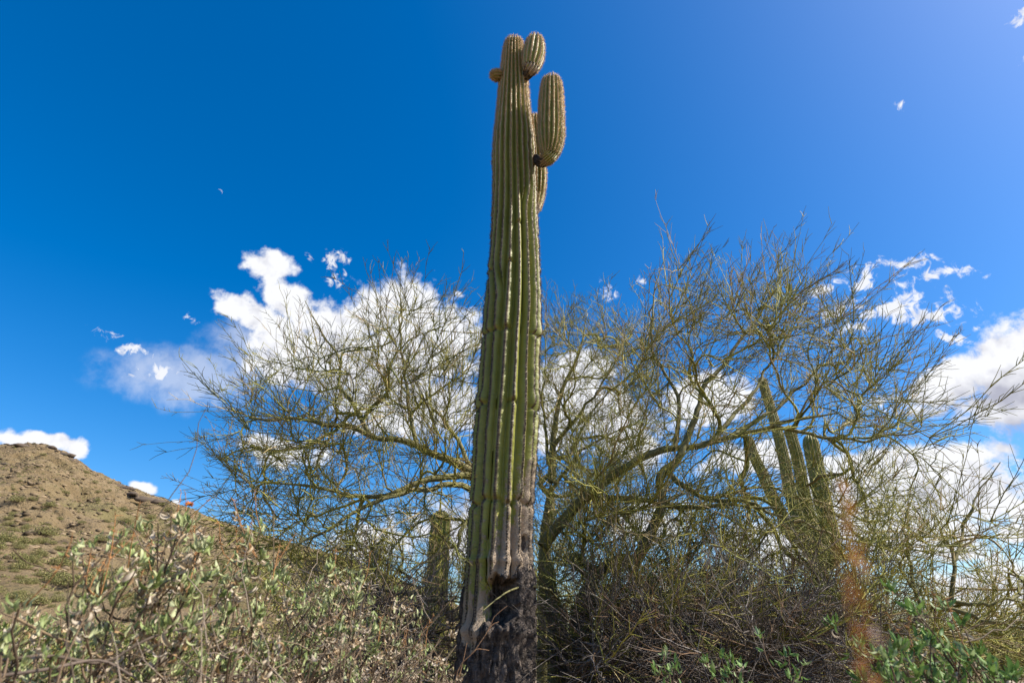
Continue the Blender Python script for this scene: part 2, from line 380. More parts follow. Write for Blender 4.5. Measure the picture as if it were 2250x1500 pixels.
def leaf_cards(mb, cen, n, rad, size, cols, r, flat=.75, lift=.5):
    """n small leaf quads through a dome"""
    d = unit(r.normal(size=(n, 3))); d[:, 2] = np.abs(d[:, 2]); q = d * (r.random(n) ** .45)[:, None] * rad * (1, 1, flat)
    lump = fbm(unit(d) * 2.2 + 7, 2, int(r.integers(1e6))); q = q * (1 + .9 * lump)[:, None]
    a = unit(r.normal(size=(n, 3)) + (0, 0, lift)); b = unit(np.cross(a, r.normal(size=(n, 3))))
    s = size * (.6 + .8 * r.random(n))[:, None]
    c = cen + q
    v = np.stack((c - a * s, c + b * s * .4, c + a * s, c - b * s * .4), 1)
    cc = np.array(cols)[r.integers(len(cols), size=n)] * (.7 + .6 * r.random(n))[:, None]
    mb.add(v.reshape(-1, 3), np.arange(n * 4).reshape(n, 4), np.repeat(cc, 4, 0))
def shrub_meshes(name, num, n, rad, size, cols, seed, stems=14):
    out = []
    for k in range(num):
        r = np.random.default_rng(seed + k); lv = MB(); leaf_cards(lv, np.array((0, 0, rad * .15)), n, rad, size, cols, r)
        st = MB(); th = r.random(stems) * 6.28; ln = rad * (.5 + .6 * r.random(stems)); t = np.linspace(0, 1, 4)
        e = np.stack((np.cos(th) * ln * .75, np.sin(th) * ln * .75, ln * .75), 1)
        tubes(st, e[:, None, :] * t[None, :, None] + r.normal(size=(stems, 4, 3)) * .03 * rad, np.outer(np.ones(stems), np.linspace(.02, .006, 4) * rad), 3, np.tile((.16, .12, .08), (stems, 1)))
        out.append((lv.mesh('foliage', M_SHRUB, False), st.mesh('stems', M_DEAD)))
    return out
OLIVE = [(.17, .17, .05), (.22, .20, .075), (.14, .145, .05), (.25, .20, .09)]
hs_m = shrub_meshes('hillside_shrub', 5, 1300, 1.0, .06, OLIVE, 60)
r = np.random.default_rng(21); spots = [(95, 1000), (105, 980), (232, 1040), (186, 1045), (162, 1064), (45, 1057), (28, 1075), (70, 1100), (215, 1082), (240, 1078), (275, 1072), (188, 1040), (92, 1077), (214, 1100), (110, 1113), (175, 1107),
        (130, 1142), (18, 1142), (180, 1150), (270, 1122), (365, 1122), (330, 1140), (60, 1145), (100, 1120), (205, 1025), (230, 1038), (262, 1052), (20, 973), (75, 974), (120, 978), (320, 1160), (275, 1150), (240, 1160), (12, 1190), (380, 1130), (440, 1150)]
while len(spots) < 345:
    q = (r.uniform(-20, 640), 985 + 350 * r.random() ** .8)
    if fbm(np.array([[q[0] * .011, q[1] * .016, .3]]), 2, 77)[0] + .22 * (q[1] - 1150) / 150 > r.normal() * .12 - .02: spots.append(q)
for px, py in spots:
    p = hill_spot(px, py)
    if p is None: continue
    a, b = hs_m[r.integers(5)]; k = r.choice((.38, .6, .9, 1.3), p=(.35, .35, .2, .1)) * r.uniform(.8, 1.2) * (.6 + .4 * p[1] / 110)
    e = thing('hillside_shrub', 'low olive green shrub dotted on the rocky hillside', 'shrub', p - (0, 0, .08), 'shrubs dotted over the hillside')
    e.scale = (k, k, k * .95); e.rotation_euler.z = r.random() * 6.28
    obj('foliage', a, e); obj('stems', b, e)

# countless small tufts between them
mb = MB(); r = np.random.default_rng(91)
for k in range(3200):
    ay = r.uniform(-1.0, -.15); y = 40 + 94 * r.random() ** .8; x = ay * y
    if fbm(np.array([[x * .09, y * .09, .7]]), 3, 92)[0] < r.normal() * .12 - .02: continue
    rad = r.uniform(.12, .42); leaf_cards(mb, np.array((x, y, hill_z(np.array([x]), np.array([y]))[0])), 22, rad, rad * .26, OLIVE, r, .8)
tag(obj('scrub', mb.mesh('scrub', M_SHRUB, False)), 'fine olive scrub covering the hillside between the shrubs', 'scrub', kind='stuff')

# mid-distance bushes on the flat
bs_m = shrub_meshes('bush', 4, 5200, 1.0, .032, [(.155, .16, .035), (.20, .19, .05), (.12, .13, .035), (.22, .19, .08)], 80, 40)
r = np.random.default_rng(31)
for px, Y, k in [(30, 13, 1.3), (250, 15, 1.3), (130, 20, 1.6), (420, 17, 1.5), (560, 14, 1.3), (340, 26, 2.0), (-80, 17, 1.4), (700, 18, 1.5), (180, 11, 1.1), (330, 13, 1.2), (60, 17, 1.5), (520, 19, 1.7), (-20, 24, 2.0), (230, 24, 2.0), (850, 22, 1.7), (620, 25, 2.0), (480, 23, 1.7)]:
    d = ray(px, 1400); x = d[0] / d[1] * Y
    z = hill_z(np.array([x]), np.array([Y]))[0] if Y > 27 else 0
    e = thing('bursage_bush', 'yellow green rounded bush on the flat before the hill', 'bush', (x, Y, max(z, 0) - .05), 'yellow green bushes on the flat')
    a, b = bs_m[r.integers(4)]; e.scale = (k, k, k * .72); e.rotation_euler.z = r.random() * 6.28
    obj('foliage', a, e); obj('stems', b, e)
for px, Y, k in [(1950, 16, 1.7), (2080, 14, 1.3), (2200, 19, 1.9), (1500, 15, 1.5), (1700, 17, 1.7), (1330, 15, 1.5), (1230, 19, 1.8), (2330, 14, 1.6), (1060, 17, 1.6), (1830, 13, 1.3), (1600, 12, 1.2)]:
    d = ray(px, 1400); x = d[0] / d[1] * Y
    e = thing('desert_bush', 'low green bush on the ground beyond the palo verde trees', 'bush', (x, Y, -.05), 'low bushes beyond the trees')
    a, b = bs_m[r.integers(4)]; e.scale = (k, k, k * .7); e.rotation_euler.z = r.random() * 6.28
    obj('foliage', a, e); obj('stems', b, e)

# ------------------------------------------------------------------ saguaros
def frames(ax):
    T = unit(np.gradient(ax, axis=0)); n = np.array((0, -1.0, 0)); out = []
    for t in T:
        n = n - t * np.dot(n, t); n /= np.linalg.norm(n); out.append(n)
    N1 = np.array(out); return T, N1, np.cross(T, N1)       # N1 faces the camera, N2 to the side
def ribbed(mb, ax, R, births, per=10, depth=.2, seed=0, sm=None, hook=None, wob=.16):
    """fluted stem along ax (K,3) with radius R (K); births[i] = arc length where rib i starts. Returns dict for spines."""
    K = len(ax); T, N1, N2 = frames(ax)
    s = np.concatenate(([0], np.cumsum(np.linalg.norm(np.diff(ax, axis=0), axis=1))))
    nr = len(births); rr = np.random.default_rng(seed)
    wts = np.stack([smooth(s, b - .05, b + .45) * .998 + .002 if b > 0 else np.ones(K) for b in births], 1)      # K,nr
    jit = np.stack([fbm(np.stack((s * 1.3, np.full(K, i * 7.3), np.full(K, seed * 1.7)), -1), 3, seed) for i in range(nr)], 1)
    bound = np.cumsum(wts, 1); tot = bound[:, -1:]
    lo = np.concatenate((np.zeros((K, 1)), bound[:, :-1]), 1) / tot; hi = bound / tot
    sh = jit * wob * 2 * wts / tot
    lo2 = lo + np.roll(sh, 1, 1); hi2 = hi + sh
    u = np.arange(per) / per
    th = (lo2[:, :, None] + (hi2 - lo2)[:, :, None] * u).reshape(K, nr * per) * 2 * np.pi
    h = np.sin(np.pi * u) ** 1.1
    h = np.where(u < .5, h, h)
    crest = np.broadcast_to(h, (K, nr, per)) * np.minimum(wts * 1.3, 1)[:, :, None]
    crest = crest.reshape(K, nr * per)
    dep = np.broadcast_to(np.asarray(depth, float), (K,))[:, None]
    rad = R[:, None] * (1 - dep * (1 - crest))
    # swellings along each rib
    sw = np.stack([fbm(np.stack((s * 14, np.full(K, i * 3.1), np.full(K, 5.5 + seed)), -1), 2, seed + 9) for i in range(nr)], 1)
    rad = rad + np.repeat(sw, per, 1) * .022 * crest * np.minimum(R / .2, 1)[:, None]
    attrs = dict(crest=crest.copy(), cork=np.zeros_like(crest), char=np.zeros_like(crest))
    if hook is not None: rad, attrs = hook(s, th, rad, crest, attrs, ax)
    V = ax[:, None, :] + (N1[:, None, :] * np.cos(th)[..., None] + N2[:, None, :] * np.sin(th)[..., None]) * rad[..., None]
    n = nr * per; i = np.arange(K - 1)[:, None] * n; k = np.arange(n)[None]; k2 = (k + 1) % n
    mb.add(V, np.stack((i + k, i + k2, i + n + k2, i + n + k), -1).reshape(-1, 4))
    mid = per // 2
    return dict(V=V.reshape(K, nr, per, 3)[:, :, mid], s=s, w=wts, T=T, ax=ax, attrs=attrs, char=attrs['char'].reshape(K, nr, per)[:, :, mid])
def spines(mb, info, spacing, lo_len, hi_len, colf, seed, n=8, z0=-9):
    r = np.random.default_rng(seed); s = info['s']; K = len(s)
    pts, nor, tan, fr = [], [], [], []
    for i in range(info['V'].shape[1]):
        q = np.arange(spacing * r.random(), s[-1] * .999, spacing); idx = np.searchsorted(s, q)
        idx = np.clip(idx, 1, K - 1)
        ok = (info['w'][idx, i] > .45) & (info['char'][idx, i] < .45)
        idx = idx[ok]; p = info['V'][idx, i]; pts.append(p); fr.append(s[idx] / s[-1])
        nn = p - info['ax'][idx]; tt = info['T'][idx]; nn = nn - tt * (nn * tt).sum(1, keepdims=True)
        # towards the rounded top the areoles look upward
        k2 = np.minimum(idx + 2, K - 1); dv = info['V'][k2, i] - info['V'][np.maximum(idx - 2, 0), i]; sd = np.cross(dv, nn)
        pn = unit(np.cross(sd, dv)); pn = np.where(((pn * unit(nn)).sum(1, keepdims=True) < -.2), -pn, pn)
        nor.append(pn); tan.append(unit(dv))
    pts, nor, tan, fr = map(np.concatenate, (pts, nor, tan, fr)); m = len(pts)
    if m == 0: return
    side = unit(np.cross(nor, tan))
    ph = r.random((m, n)) * 6.28; op = .35 + .9 * r.random((m, n))
    d = unit(nor[:, None] * np.cos(op)[..., None] + (tan[:, None] * np.cos(ph)[..., None] + side[:, None] * np.sin(ph)[..., None]) * np.sin(op)[..., None])
    ln = (lo_len + (hi_len - lo_len) * fr)[:, None] * (.45 + .75 * r.random((m, n)))
    a = unit(np.cross(d, (0.31, .2, .9))); b = np.cross(d, a); wd = .0018
    base = pts[:, None] - nor[:, None] * .001
    v = np.stack((base + a * wd, base - a * wd * .5 + b * wd * .87, base - a * wd * .5 - b * wd * .87, base + d * ln[..., None]), 2).reshape(-1, 3)
    o = (np.arange(m * n) * 4)[:, None]; f = np.concatenate((o + (0, 1, 3), o + (1, 2, 3), o + (2, 0, 3)))
    c = colf(fr, r); c = np.repeat(c, n * 4, 0) * (.75 + .5 * np.repeat(r.random(m * n), 4))[:, None]
    mb.add(v, f, c)
    # woolly areole pads
    q = .0065 * (.7 + .6 * r.random(m))[:, None]
    v = np.stack((pts + tan * q * 1.5, pts + side * q, pts - tan * q * 1.5, pts - side * q, pts + nor * q * .8), 1).reshape(-1, 3)
    o = (np.arange(m) * 5)[:, None]; f = np.concatenate([o + (k, (k + 1) % 4, 4) for k in range(4)])
    mb.add(v, f, np.repeat(colf(fr, r) * .8, 5, 0))
def sag_mesh(name, mb, info_list):
    at = {k: np.concatenate([i['attrs'][k].ravel() for i in info_list]) for k in ('crest', 'cork', 'char')}
    return mb.mesh(name, M_SAG, True, at)
def dome(n_s, R, L, rt):
    """radius profile factor: rounded tip over the last rt metres"""
    s = np.linspace(0, L, n_s); t = np.clip((s - (L - rt)) / rt, 0, 1); return np.sqrt(np.maximum(1 - t ** 2, 0)) * (1 - .004) + .004

EDGES = [(100, 1108, 1150), (120, 1104, 1153), (180, 1097, 1160), (250, 1090, 1166), (310, 1083, 1175), (360, 1081, 1177), (400, 1082, 1178), (480, 1080, 1182), (540, 1077, 1185), (600, 1072, 1188), (650, 1067, 1190), (700, 1061, 1191), (722, 1060, 1190),
         (800, 1054, 1187), (890, 1045, 1187), (1000, 1037, 1181), (1060, 1034, 1177), (1100, 1033, 1174), (1160, 1028, 1172), (1220, 1024, 1172), (1300, 1018, 1170), (1370, 1014, 1168), (1430, 1008, 1170), (1500, 1003, 1172)]
SY = 4.6
def stem_from_edges(edges, Y, step, tip=None, below=None):
    c, rr = [], []
    for y, l, r_ in edges[::-1]:
        c.append(P((l + r_) / 2, y, Y)); rr.append((r_ - l) / 2 * MPP((l + r_) / 2, y, Y) * .985)
    c, rr = np.array(c), np.array(rr)
    if below is not None:
        c = np.vstack((c[0] * (1, 1, 0) + (-.02, 0, -.08), c)); rr = np.concatenate(([rr[0] * 1.1], rr))
    s = np.concatenate(([0], np.cumsum(np.linalg.norm(np.diff(c, axis=0), axis=1)))); L = s[-1]
    q = np.arange(0, L, step)
    ax = np.stack([np.interp(q, s, c[:, k]) for k in range(3)], 1); R = np.interp(q, s, rr)
    # smooth the joints of the outline
    ker = np.hanning(int(.24 / step) | 1); ker /= ker.sum(); pad = len(ker) // 2
    sm = lambda a: np.convolve(np.pad(a, pad, mode='reflect', reflect_type='odd'), ker, 'valid')
    ax = np.stack([sm(ax[:, k]) for k in range(3)], 1); R = sm(R)
    if tip:      # rounded top
        d = unit(ax[-1] - ax[-5]); q2 = tip * np.sin(np.linspace(0, np.pi / 2, 26)[1:])
        ax = np.vstack((ax, ax[-1] + d * q2[:, None])); R = np.concatenate((R, R[-1] * np.maximum(np.cos(np.linspace(0, np.pi / 2, 26)[1:]), .004)))
    return ax, R

def z_of(py): return P(1110, py, SY - .2)[2]
PINCH = [(z_of(1103), 1.0, .05), (z_of(890), .75, .05), (z_of(722), .6, .05), (z_of(580), .35, .05), (z_of(492), .45, .04)]
def main_hook(s, th, rad, crest, A, ax):
    z = np.broadcast_to(ax[:, 2:3], rad.shape); rr = np.random.default_rng(3)
    n = rad.shape[1]; per = 12; rib = (np.arange(n) // per)
    x = np.sin(th); f = np.cos(th)                                # x: + is the sun side (N2), f: + faces the camera
    for zp, share, dz in PINCH:
        on = (rr.random(n // per + 1) < share)[rib]; off = ((rr.random(n // per + 1) - .5) * .07)[rib]
        q = z - zp - off
        rad = rad * (1 - on * (.12 * np.exp(-(q / .018) ** 2) - .035 * np.exp(-((q - .06) / .05) ** 2) - .012 * np.exp(-((q + .05) / .04) ** 2)))
    p3 = np.stack((x * 2.2, f * 2.2, z * 2.0), -1)
    nz = fbm(p3 * 1.3, 4, 5); nf = fbm(np.stack((x * 9, f * 9, z * 9), -1), 4, 8)
    lowz = smooth(z, 2.9, 1.25)
    zc0 = 1.21 - .46 * smooth(-x, .0, .6) * smooth(f, -.3, .3)
    A['cork'] = np.clip(.30 * smooth(z - zc0, .42, .05) + lowz * (.26 + .40 * crest * (crest < .93) + .42 * np.clip(x, -.2, 1)) + nz * .35 * lowz, 0, 1)
    side = np.clip(x, 0, 1)
    zc = 1.21 - .46 * smooth(-x, .0, .6) * smooth(f, -.3, .3) + .16 * fbm(np.stack((x * 4.2, f * 4.2, z * 0), -1), 3, 2) + .16 * nf + .05 * smooth(x, .3, .9)
    ch = smooth(zc - z, -.03, .13)
    A['char'] = np.maximum(ch, .0)
    # black scorched furrows reaching up
    A['char'] = np.maximum(A['char'], .75 * smooth(1.55 - z, 0, .35) * (crest < .45) * smooth(fbm(np.stack((x * 5, f * 5, z * .8), -1), 3, 21), .02, .2))
    base = rad.max(1, keepdims=True)
    fade = ch * .75
    rad = rad * (1 - fade) + base * 1.0 * fade
    bark = fbm(np.stack((x * 11, f * 11, z * 5.5), -1), 5, 31, .6)
    plates = np.abs(fbm(np.stack((x * 6, f * 6, z * 3), -1), 4, 33))
    rad = rad + ch * (.018 + bark * .10 - .03 * np.exp(-(plates / .03) ** 2))
    # the burnt-out hollow, with a shaggy ledge of bark below it
    ang = np.arctan2(x, f)
    qx = (ang - .08) / .60 + nf * .7; qz = (z - .985) / .165 + nf * .7
    hole = smooth(1 - (np.abs(qx) ** 2.6 + np.abs(qz) ** 2.6), 0, .45)
    rad = rad - hole * (.19 + .16 * bark) 
    A['char'] = np.maximum(A['char'], hole)
    rad = rad + .03 * np.exp(-((z - .79) / .05) ** 2) * smooth(f, .1, .6) * (1 + 2 * bark)
    rad = rad + .02 * np.exp(-((z - 1.25) / .03) ** 2) * smooth(f, .2, .7) * (1 + 3 * nf)
    # small woodpecker hole on the right edge
    hp = smooth(1 - (((ang - .95) / .10) ** 2 + ((z - 1.38) / .07) ** 2), 0, .5); rad = rad - .06 * hp; A['char'] = np.maximum(A['char'], hp)
    return rad, A

def spine_col(dark, light, a, b):
    dark, light = np.array(dark), np.array(light)
    def f(fr, r):
        t = smooth(fr, a, b)[:, None]; return (dark * (1 - t) + light * t) * (.7 + .6 * r.random((len(fr), 1)))
    return f
SC_MAIN = spine_col((.050, .034, .024), (.46, .28, .11), .50, .95)
SC_ARM = spine_col((.36, .24, .12), (.46, .29, .13), .0, .5)

def build_main():
    root = thing('saguaro_cactus', 'towering ribbed saguaro with stubby arms near its top and charred base', 'cactus', P(1085, 1500, SY) * (1, 1, 0))
    base = np.array(root.location)
    ax, R = stem_from_edges(EDGES, SY, .0095, .10, True); ax = ax - base
    b = [0.] * 15
    rr = np.random.default_rng(12); births = []
    extra = [2.3, 3.6, 4.0, 4.35, 4.6, 5.1]; pos = [3, 14, 6, 9, 1, 11]
    births = [0.] * 15
    for p_, e in sorted(zip(pos, extra), reverse=True): births.insert(p_, e)
    s = np.linspace(0, 1, len(ax))
    mb = MB(); dep = .20 + .085 * smooth(s, .25, .6)
    info = ribbed(mb, ax, R, births, 12, dep, 4, hook=main_hook)
    st = obj('stem', sag_mesh('stem', mb, [info]), root); st['label'] = 'green fluted stem, corky and blackened at the foot'
    sp = MB(); spines(sp, info, .022, .020, .036, SC_MAIN, 1, 7)
    o = obj('spines', sp.mesh('spines', M_SPINE, False), st); o['kind'] = 'stuff'
    def arm(name, edges, Y, foot, nrib, tip, seed, label=None, depth=.235, per=10, scar=.22):
        ax, R = stem_from_edges(edges, Y, .006, tip)
        if foot is not None:      # curve the foot of the arm to where it joins the stem
            pts = [np.array(q[0]) for q in foot] ; rad = np.array([q[1] for q in foot] + [R[0]])
            q = resample(pts + [ax[0], ax[6]], 60)[:-4]; rr_ = np.interp(np.linspace(0, 1, len(q)), np.linspace(0, 1, len(rad)), rad)
            ax = np.vstack((q, ax[3:])); R = np.concatenate((rr_, R[3:]))
            ker = np.hanning(21); ker /= ker.sum(); R2 = np.convolve(np.pad(R, 10, mode='edge'), ker, 'valid'); R = np.where(np.arange(len(R)) < len(R) - 45, R2, R)
        ax = ax - base
        nf = len(q) if foot is not None else 0
        def hook(s, th, rad, crest, A, ax_):
            k = np.arange(len(s))[:, None]; L = s[-1]
            nz = fbm(np.stack((np.cos(th) * 4, np.sin(th) * 4, np.broadcast_to(s[:, None] * 14, th.shape)), -1), 3, seed)
            if foot is not None:
                A['cork'] = np.broadcast_to(.7 * smooth(s[:, None], scar + .12, scar), rad.shape) + nz * .3
                A['char'] = smooth(scar - s[:, None] + nz * .14, -.02, .04)
                rad = rad * (1 + .25 * nz * A['char'])
            return rad, A
        mb = MB(); info = ribbed(mb, ax, R, [0.] * nrib, per, depth, seed, hook=hook, wob=.08)
        a = obj('arm', sag_mesh(name, mb, [info]), root)
        if label: a['label'] = label
        sp = MB(); spines(sp, info, .020, .026, .034, SC_ARM, seed, 9)
        o = obj('spines', sp.mesh('spines', M_SPINE, False), a); o['kind'] = 'stuff'
    # stubby club at the very top, in front of the stem
    arm('top_club', [(92, 1157, 1194), (104, 1152, 1197), (122, 1147, 1197), (140, 1146, 1191), (153, 1149, 1182)], 4.42, [(P(1146, 174, 4.60), .03), (P(1156, 168, 4.50), .045)], 13, .075, 14, 'short club-shaped arm with a brown scarred foot')
    arm('big_arm', [(184, 1190, 1233), (205, 1186, 1237), (250, 1183, 1239), (290, 1180, 1241), (315, 1182, 1239), (332, 1187, 1232), (346, 1190, 1221)], 4.30, [(P(1176, 346, 4.54), .04), (P(1188, 357, 4.42), .05)], 17, .085, 15, 'large sausage-shaped arm with a dark scarred foot', scar=.33)
    arm('rear_arm', [(262, 1161, 1186), (300, 1160, 1190), (360, 1163, 1199), (400, 1164, 1201), (430, 1166, 1197)], 4.86, [(P(1166, 474, 4.7), .04), (P(1176, 458, 4.8), .06)], 12, .06, 16, 'slim arm rising behind the large one')
    arm('bud', [(165, 1075, 1100), (167, 1075, 1100)], 4.52, None, 11, .04, 17, 'small round spiny bud') if False else None
    # round bud pointing left
    c0, c1 = P(1106, 166, 4.56), P(1079, 165, 4.50); t = np.linspace(0, 1, 30); ax = c0 + (c1 - c0) * np.sin(t * np.pi / 2)[:, None]
    R = .062 * np.concatenate((np.linspace(.75, 1, 10), np.cos(np.linspace(0, np.pi / 2 * .99, 20)))) 
    mb = MB(); info = ribbed(mb, ax - base, R, [0.] * 11, 8, .16, 18, wob=.05)
    a = obj('arm', sag_mesh('bud', mb, [info]), root); a['label'] = 'small round spiny bud'
    sp = MB(); spines(sp, info, .012, .036, .036, SC_ARM, 19, 12)
    o = obj('spines', sp.mesh('spines', M_SPINE, False), a); o['kind'] = 'stuff'
build_main()

def small_saguaro(name, label, Y, stems, base_px, ribs=14):
    base = P(base_px, 1400, Y) * (1, 1, 0); root = thing(name, label, 'cactus', base)
    for k, (pts, r0, r1) in enumerate(stems):
        p = [P(px, py, Y + dy) for px, py, dy in pts]
        if k == 0: p = [base - (0, 0, .1)] + p
        ax = resample(p, 170); s = np.concatenate(([0], np.cumsum(np.linalg.norm(np.diff(ax, axis=0), axis=1)))); L = s[-1]
        R = np.interp(s / L, [0, .5, 1], [r0, (r0 + r1) / 2 * 1.04, r1]); rt = r1 * 1.3; t = np.clip((s - (L - rt)) / rt, 0, 1); R = R * np.maximum(np.sqrt(1 - t ** 2), .01)
        if k: R = R * (.45 + .55 * smooth(s, 0, .3))
        mb = MB(); info = ribbed(mb, ax - base, R, [0.] * ribs, 6, .2, 50 + k)
        o = obj('stem' if k == 0 else 'arm', sag_mesh('stem', mb, [info]), root)
        sp = MB(); spines(sp, info, .04, .018, .03, spine_col((.10, .07, .04), (.30, .19, .09), .3, .98), 70 + k, 7)
        q = obj('spines', sp.mesh('spines', M_SPINE, False), o); q['kind'] = 'stuff'
small_saguaro('saguaro_cactus', 'distant many-armed saguaro seen through the palo verde twigs', 12.5,
              [([(1800, 1260, 0), (1775, 1200, 0), (1741, 1100, .1), (1721, 1000, .2), (1703, 930, .2), (1685, 870, .3), (1672, 828, .3)], .15, .105),
               ([(1822, 1250, -.1), (1830, 1215, -.25), (1808, 1100, -.3), (1787, 1000, -.3), (1778, 955, -.3)], .16, .165),
               ([(1805, 1250, .1), (1795, 1190, .3), (1770, 1100, .4), (1753, 1010, .4), (1732, 935, .4)], .13, .125),
               ([(1790, 1220, -.1), (1740, 1165, -.2), (1702, 1100, -.2), (1678, 1046, -.1), (1656, 1000, -.1), (1642, 958, -.1)], .12, .11)], 1830)
small_saguaro('saguaro_cactus', 'slim single-stemmed saguaro standing behind the low palo verde bough', 9.0, [([(952, 1390, 0), (960, 1280, 0), (966, 1180, 0), (970, 1120, 0)], .17, .15)], 950, 13)

# ------------------------------------------------------------------ trees
def in_poly(x, y, poly):
    c = False; n = len(poly)
    for i in range(n):
        x0, y0 = poly[i]; x1, y1 = poly[i - 1]
        if (y0 > y) != (y1 > y) and x < (x1 - x0) * (y - y0) / (y1 - y0) + x0: c = not c
    return c
def grow(limbs, tips, rng, lean, step=.11, bf=.12):
    """connect tips to the nearest fitting point of the growing tree; returns node arrays and the paths"""
    pos, tan, path, par = [], [], [], []
    for L in limbs:
        q = L['ax']; t = unit(np.gradient(q, axis=0)); d = np.concatenate(([0], np.cumsum(np.linalg.norm(np.diff(q, axis=0), axis=1))))
        for k in range(2, len(q), 2): pos.append(q[k]); tan.append(t[k]); path.append(L.get('d0', 0) + d[k]); par.append(-1)
    nlim = len(pos); cap = nlim + 40000
    PO = np.zeros((cap, 3)); TA = np.zeros((cap, 3)); PA = np.zeros(cap); PR = np.full(cap, -1); n = nlim
    PO[:n] = pos; TA[:n] = tan; PA[:n] = path
    d0 = np.array([np.min(np.linalg.norm(PO[:n] - t, axis=1)) for t in tips]); order = np.argsort(d0)
    paths = []
    for ti in order:
        tip = tips[ti]; dv = tip - PO[:n]; d = np.linalg.norm(dv, axis=1); cs = (dv * TA[:n]).sum(1) / np.maximum(d, 1e-6)
        cost = d * (1.45 - .55 * cs) + bf * PA[:n] + (d < .12) * 5
        j = int(np.argmin(cost)); L = d[j]
        if L > 3.2: continue
        m = max(3, int(L / step)); t = np.linspace(0, 1, m + 1)[1:, None]
        c1 = PO[j] + (TA[j] * .42 + np.array(lean) * .20) * L
        q = (1 - t) ** 2 * PO[j] + 2 * t * (1 - t) * c1 + t ** 2 * tip
        q = q + rng.normal(size=q.shape) * .009 * np.minimum(1, t * 3)
        q[:, 2] = np.maximum(q[:, 2], .05)
        q[:, 1] = np.where(np.abs(q[:, 0] + .05) < .55, np.maximum(q[:, 1], 5.25), q[:, 1])      # keep clear of the cactus
        ids = np.arange(n, n + m); PO[ids] = q; full = np.vstack((PO[j], q)); TA[ids] = unit(np.gradient(full, axis=0))[1:]
        PA[ids] = PA[j] + L * t[:, 0]; PR[ids[0]] = j; PR[ids[1:]] = ids[:-1]; n += m
        paths.append(np.concatenate(([j], ids)))
        if n > cap - 200: break
    cnt = np.zeros(n)
    for p_ in paths: cnt[p_[-1]] += 1
    for i in range(n - 1, nlim - 1, -1): cnt[PR[i]] += cnt[i]
    return PO[:n], TA[:n], cnt, paths, nlim
GREEN_A, GREEN_B, TAN = np.array((.25, .225, .042)), np.array((.155, .155, .030)), np.array((.31, .235, .105))
def twig_cols(n, rng, mixes=(GREEN_A, GREEN_B, TAN), p=(.45, .35, .2)):
    c = np.array(mixes)[rng.choice(len(mixes), n, p=p)]; return c * (.65 + .75 * rng.random((n, 1)))
def sprays(mb, PO, TA, paths, nlim, rng, lean, every=.115, ln=(.30, .95), spur=(.05, .24), nsp=7, r_t=.0038, cols=None, tip_ln=1.0, spread=.62):
    """fine twigs off every thin branch, and spurs off every twig"""
    idx = np.concatenate([p[1:] for p in paths])
    endw = np.concatenate([np.linspace(.25, 1, len(p) - 1) for p in paths])
    rep = rng.poisson(.11 / every * endw * 1.3); idx = np.repeat(idx, rep)
    tipi = np.array([p[-1] for p in paths]); idx = np.concatenate((idx, np.repeat(tipi, 2)))
    m = len(idx); t0 = TA[idx]
    d = unit(t0 * .75 + unit(rng.normal(size=(m, 3))) * spread + np.array(lean) * (.25 + .4 * rng.random((m, 1))))
    L = rng.uniform(*ln, m) * np.where(np.arange(m) >= m - 2 * len(tipi), tip_ln * .75, 1)
    N = 6; t = np.linspace(0, 1, N)[None, :, None]
    bend = unit(rng.normal(size=(m, 3)) * .6 + np.array(lean) * .6)
    Q = PO[idx][:, None] + (d[:, None] * t + bend[:, None] * t ** 2 * .16) * L[:, None, None] + rng.normal(size=(m, N, 3)) * .008 * (t > 0)
    Q[..., 2] = np.maximum(Q[..., 2], .03)
    rad = np.linspace(1.25, .55, N)[None] * r_t * (.75 + .5 * rng.random((m, 1)))
    cc = twig_cols(m, rng) if cols is None else cols(m, rng)
    tubes(mb, Q, rad, 3, cc)
    k = rng.poisson(nsp * L / np.mean(L)); src = np.repeat(np.arange(m), k); ms = len(src)
    a = rng.random(ms) ** .8 * (N - 1.02) + .4; a = np.clip(a, 0, N - 1.02); i0 = a.astype(int); fr = (a - i0)[:, None]
    st = Q[src, i0] * (1 - fr) + Q[src, i0 + 1] * fr; tt = unit(Q[src, i0 + 1] - Q[src, i0])
    d2 = unit(tt * .9 + unit(np.cross(tt, rng.normal(size=(ms, 3)))) * .68 + np.array(lean) * .22)
    l2 = rng.uniform(*spur, ms) * (1.15 - .5 * a / N); t = np.linspace(0, 1, 3)[None, :, None]
    Q2 = st[:, None] + d2[:, None] * t * l2[:, None, None] + rng.normal(size=(ms, 3, 3)) * .004 * (t > 0)
    tubes(mb, Q2, np.linspace(.85, .4, 3)[None] * r_t * np.ones((ms, 1)), 3, cc[src] * (.8 + .4 * rng.random((ms, 1))))
    return m, ms
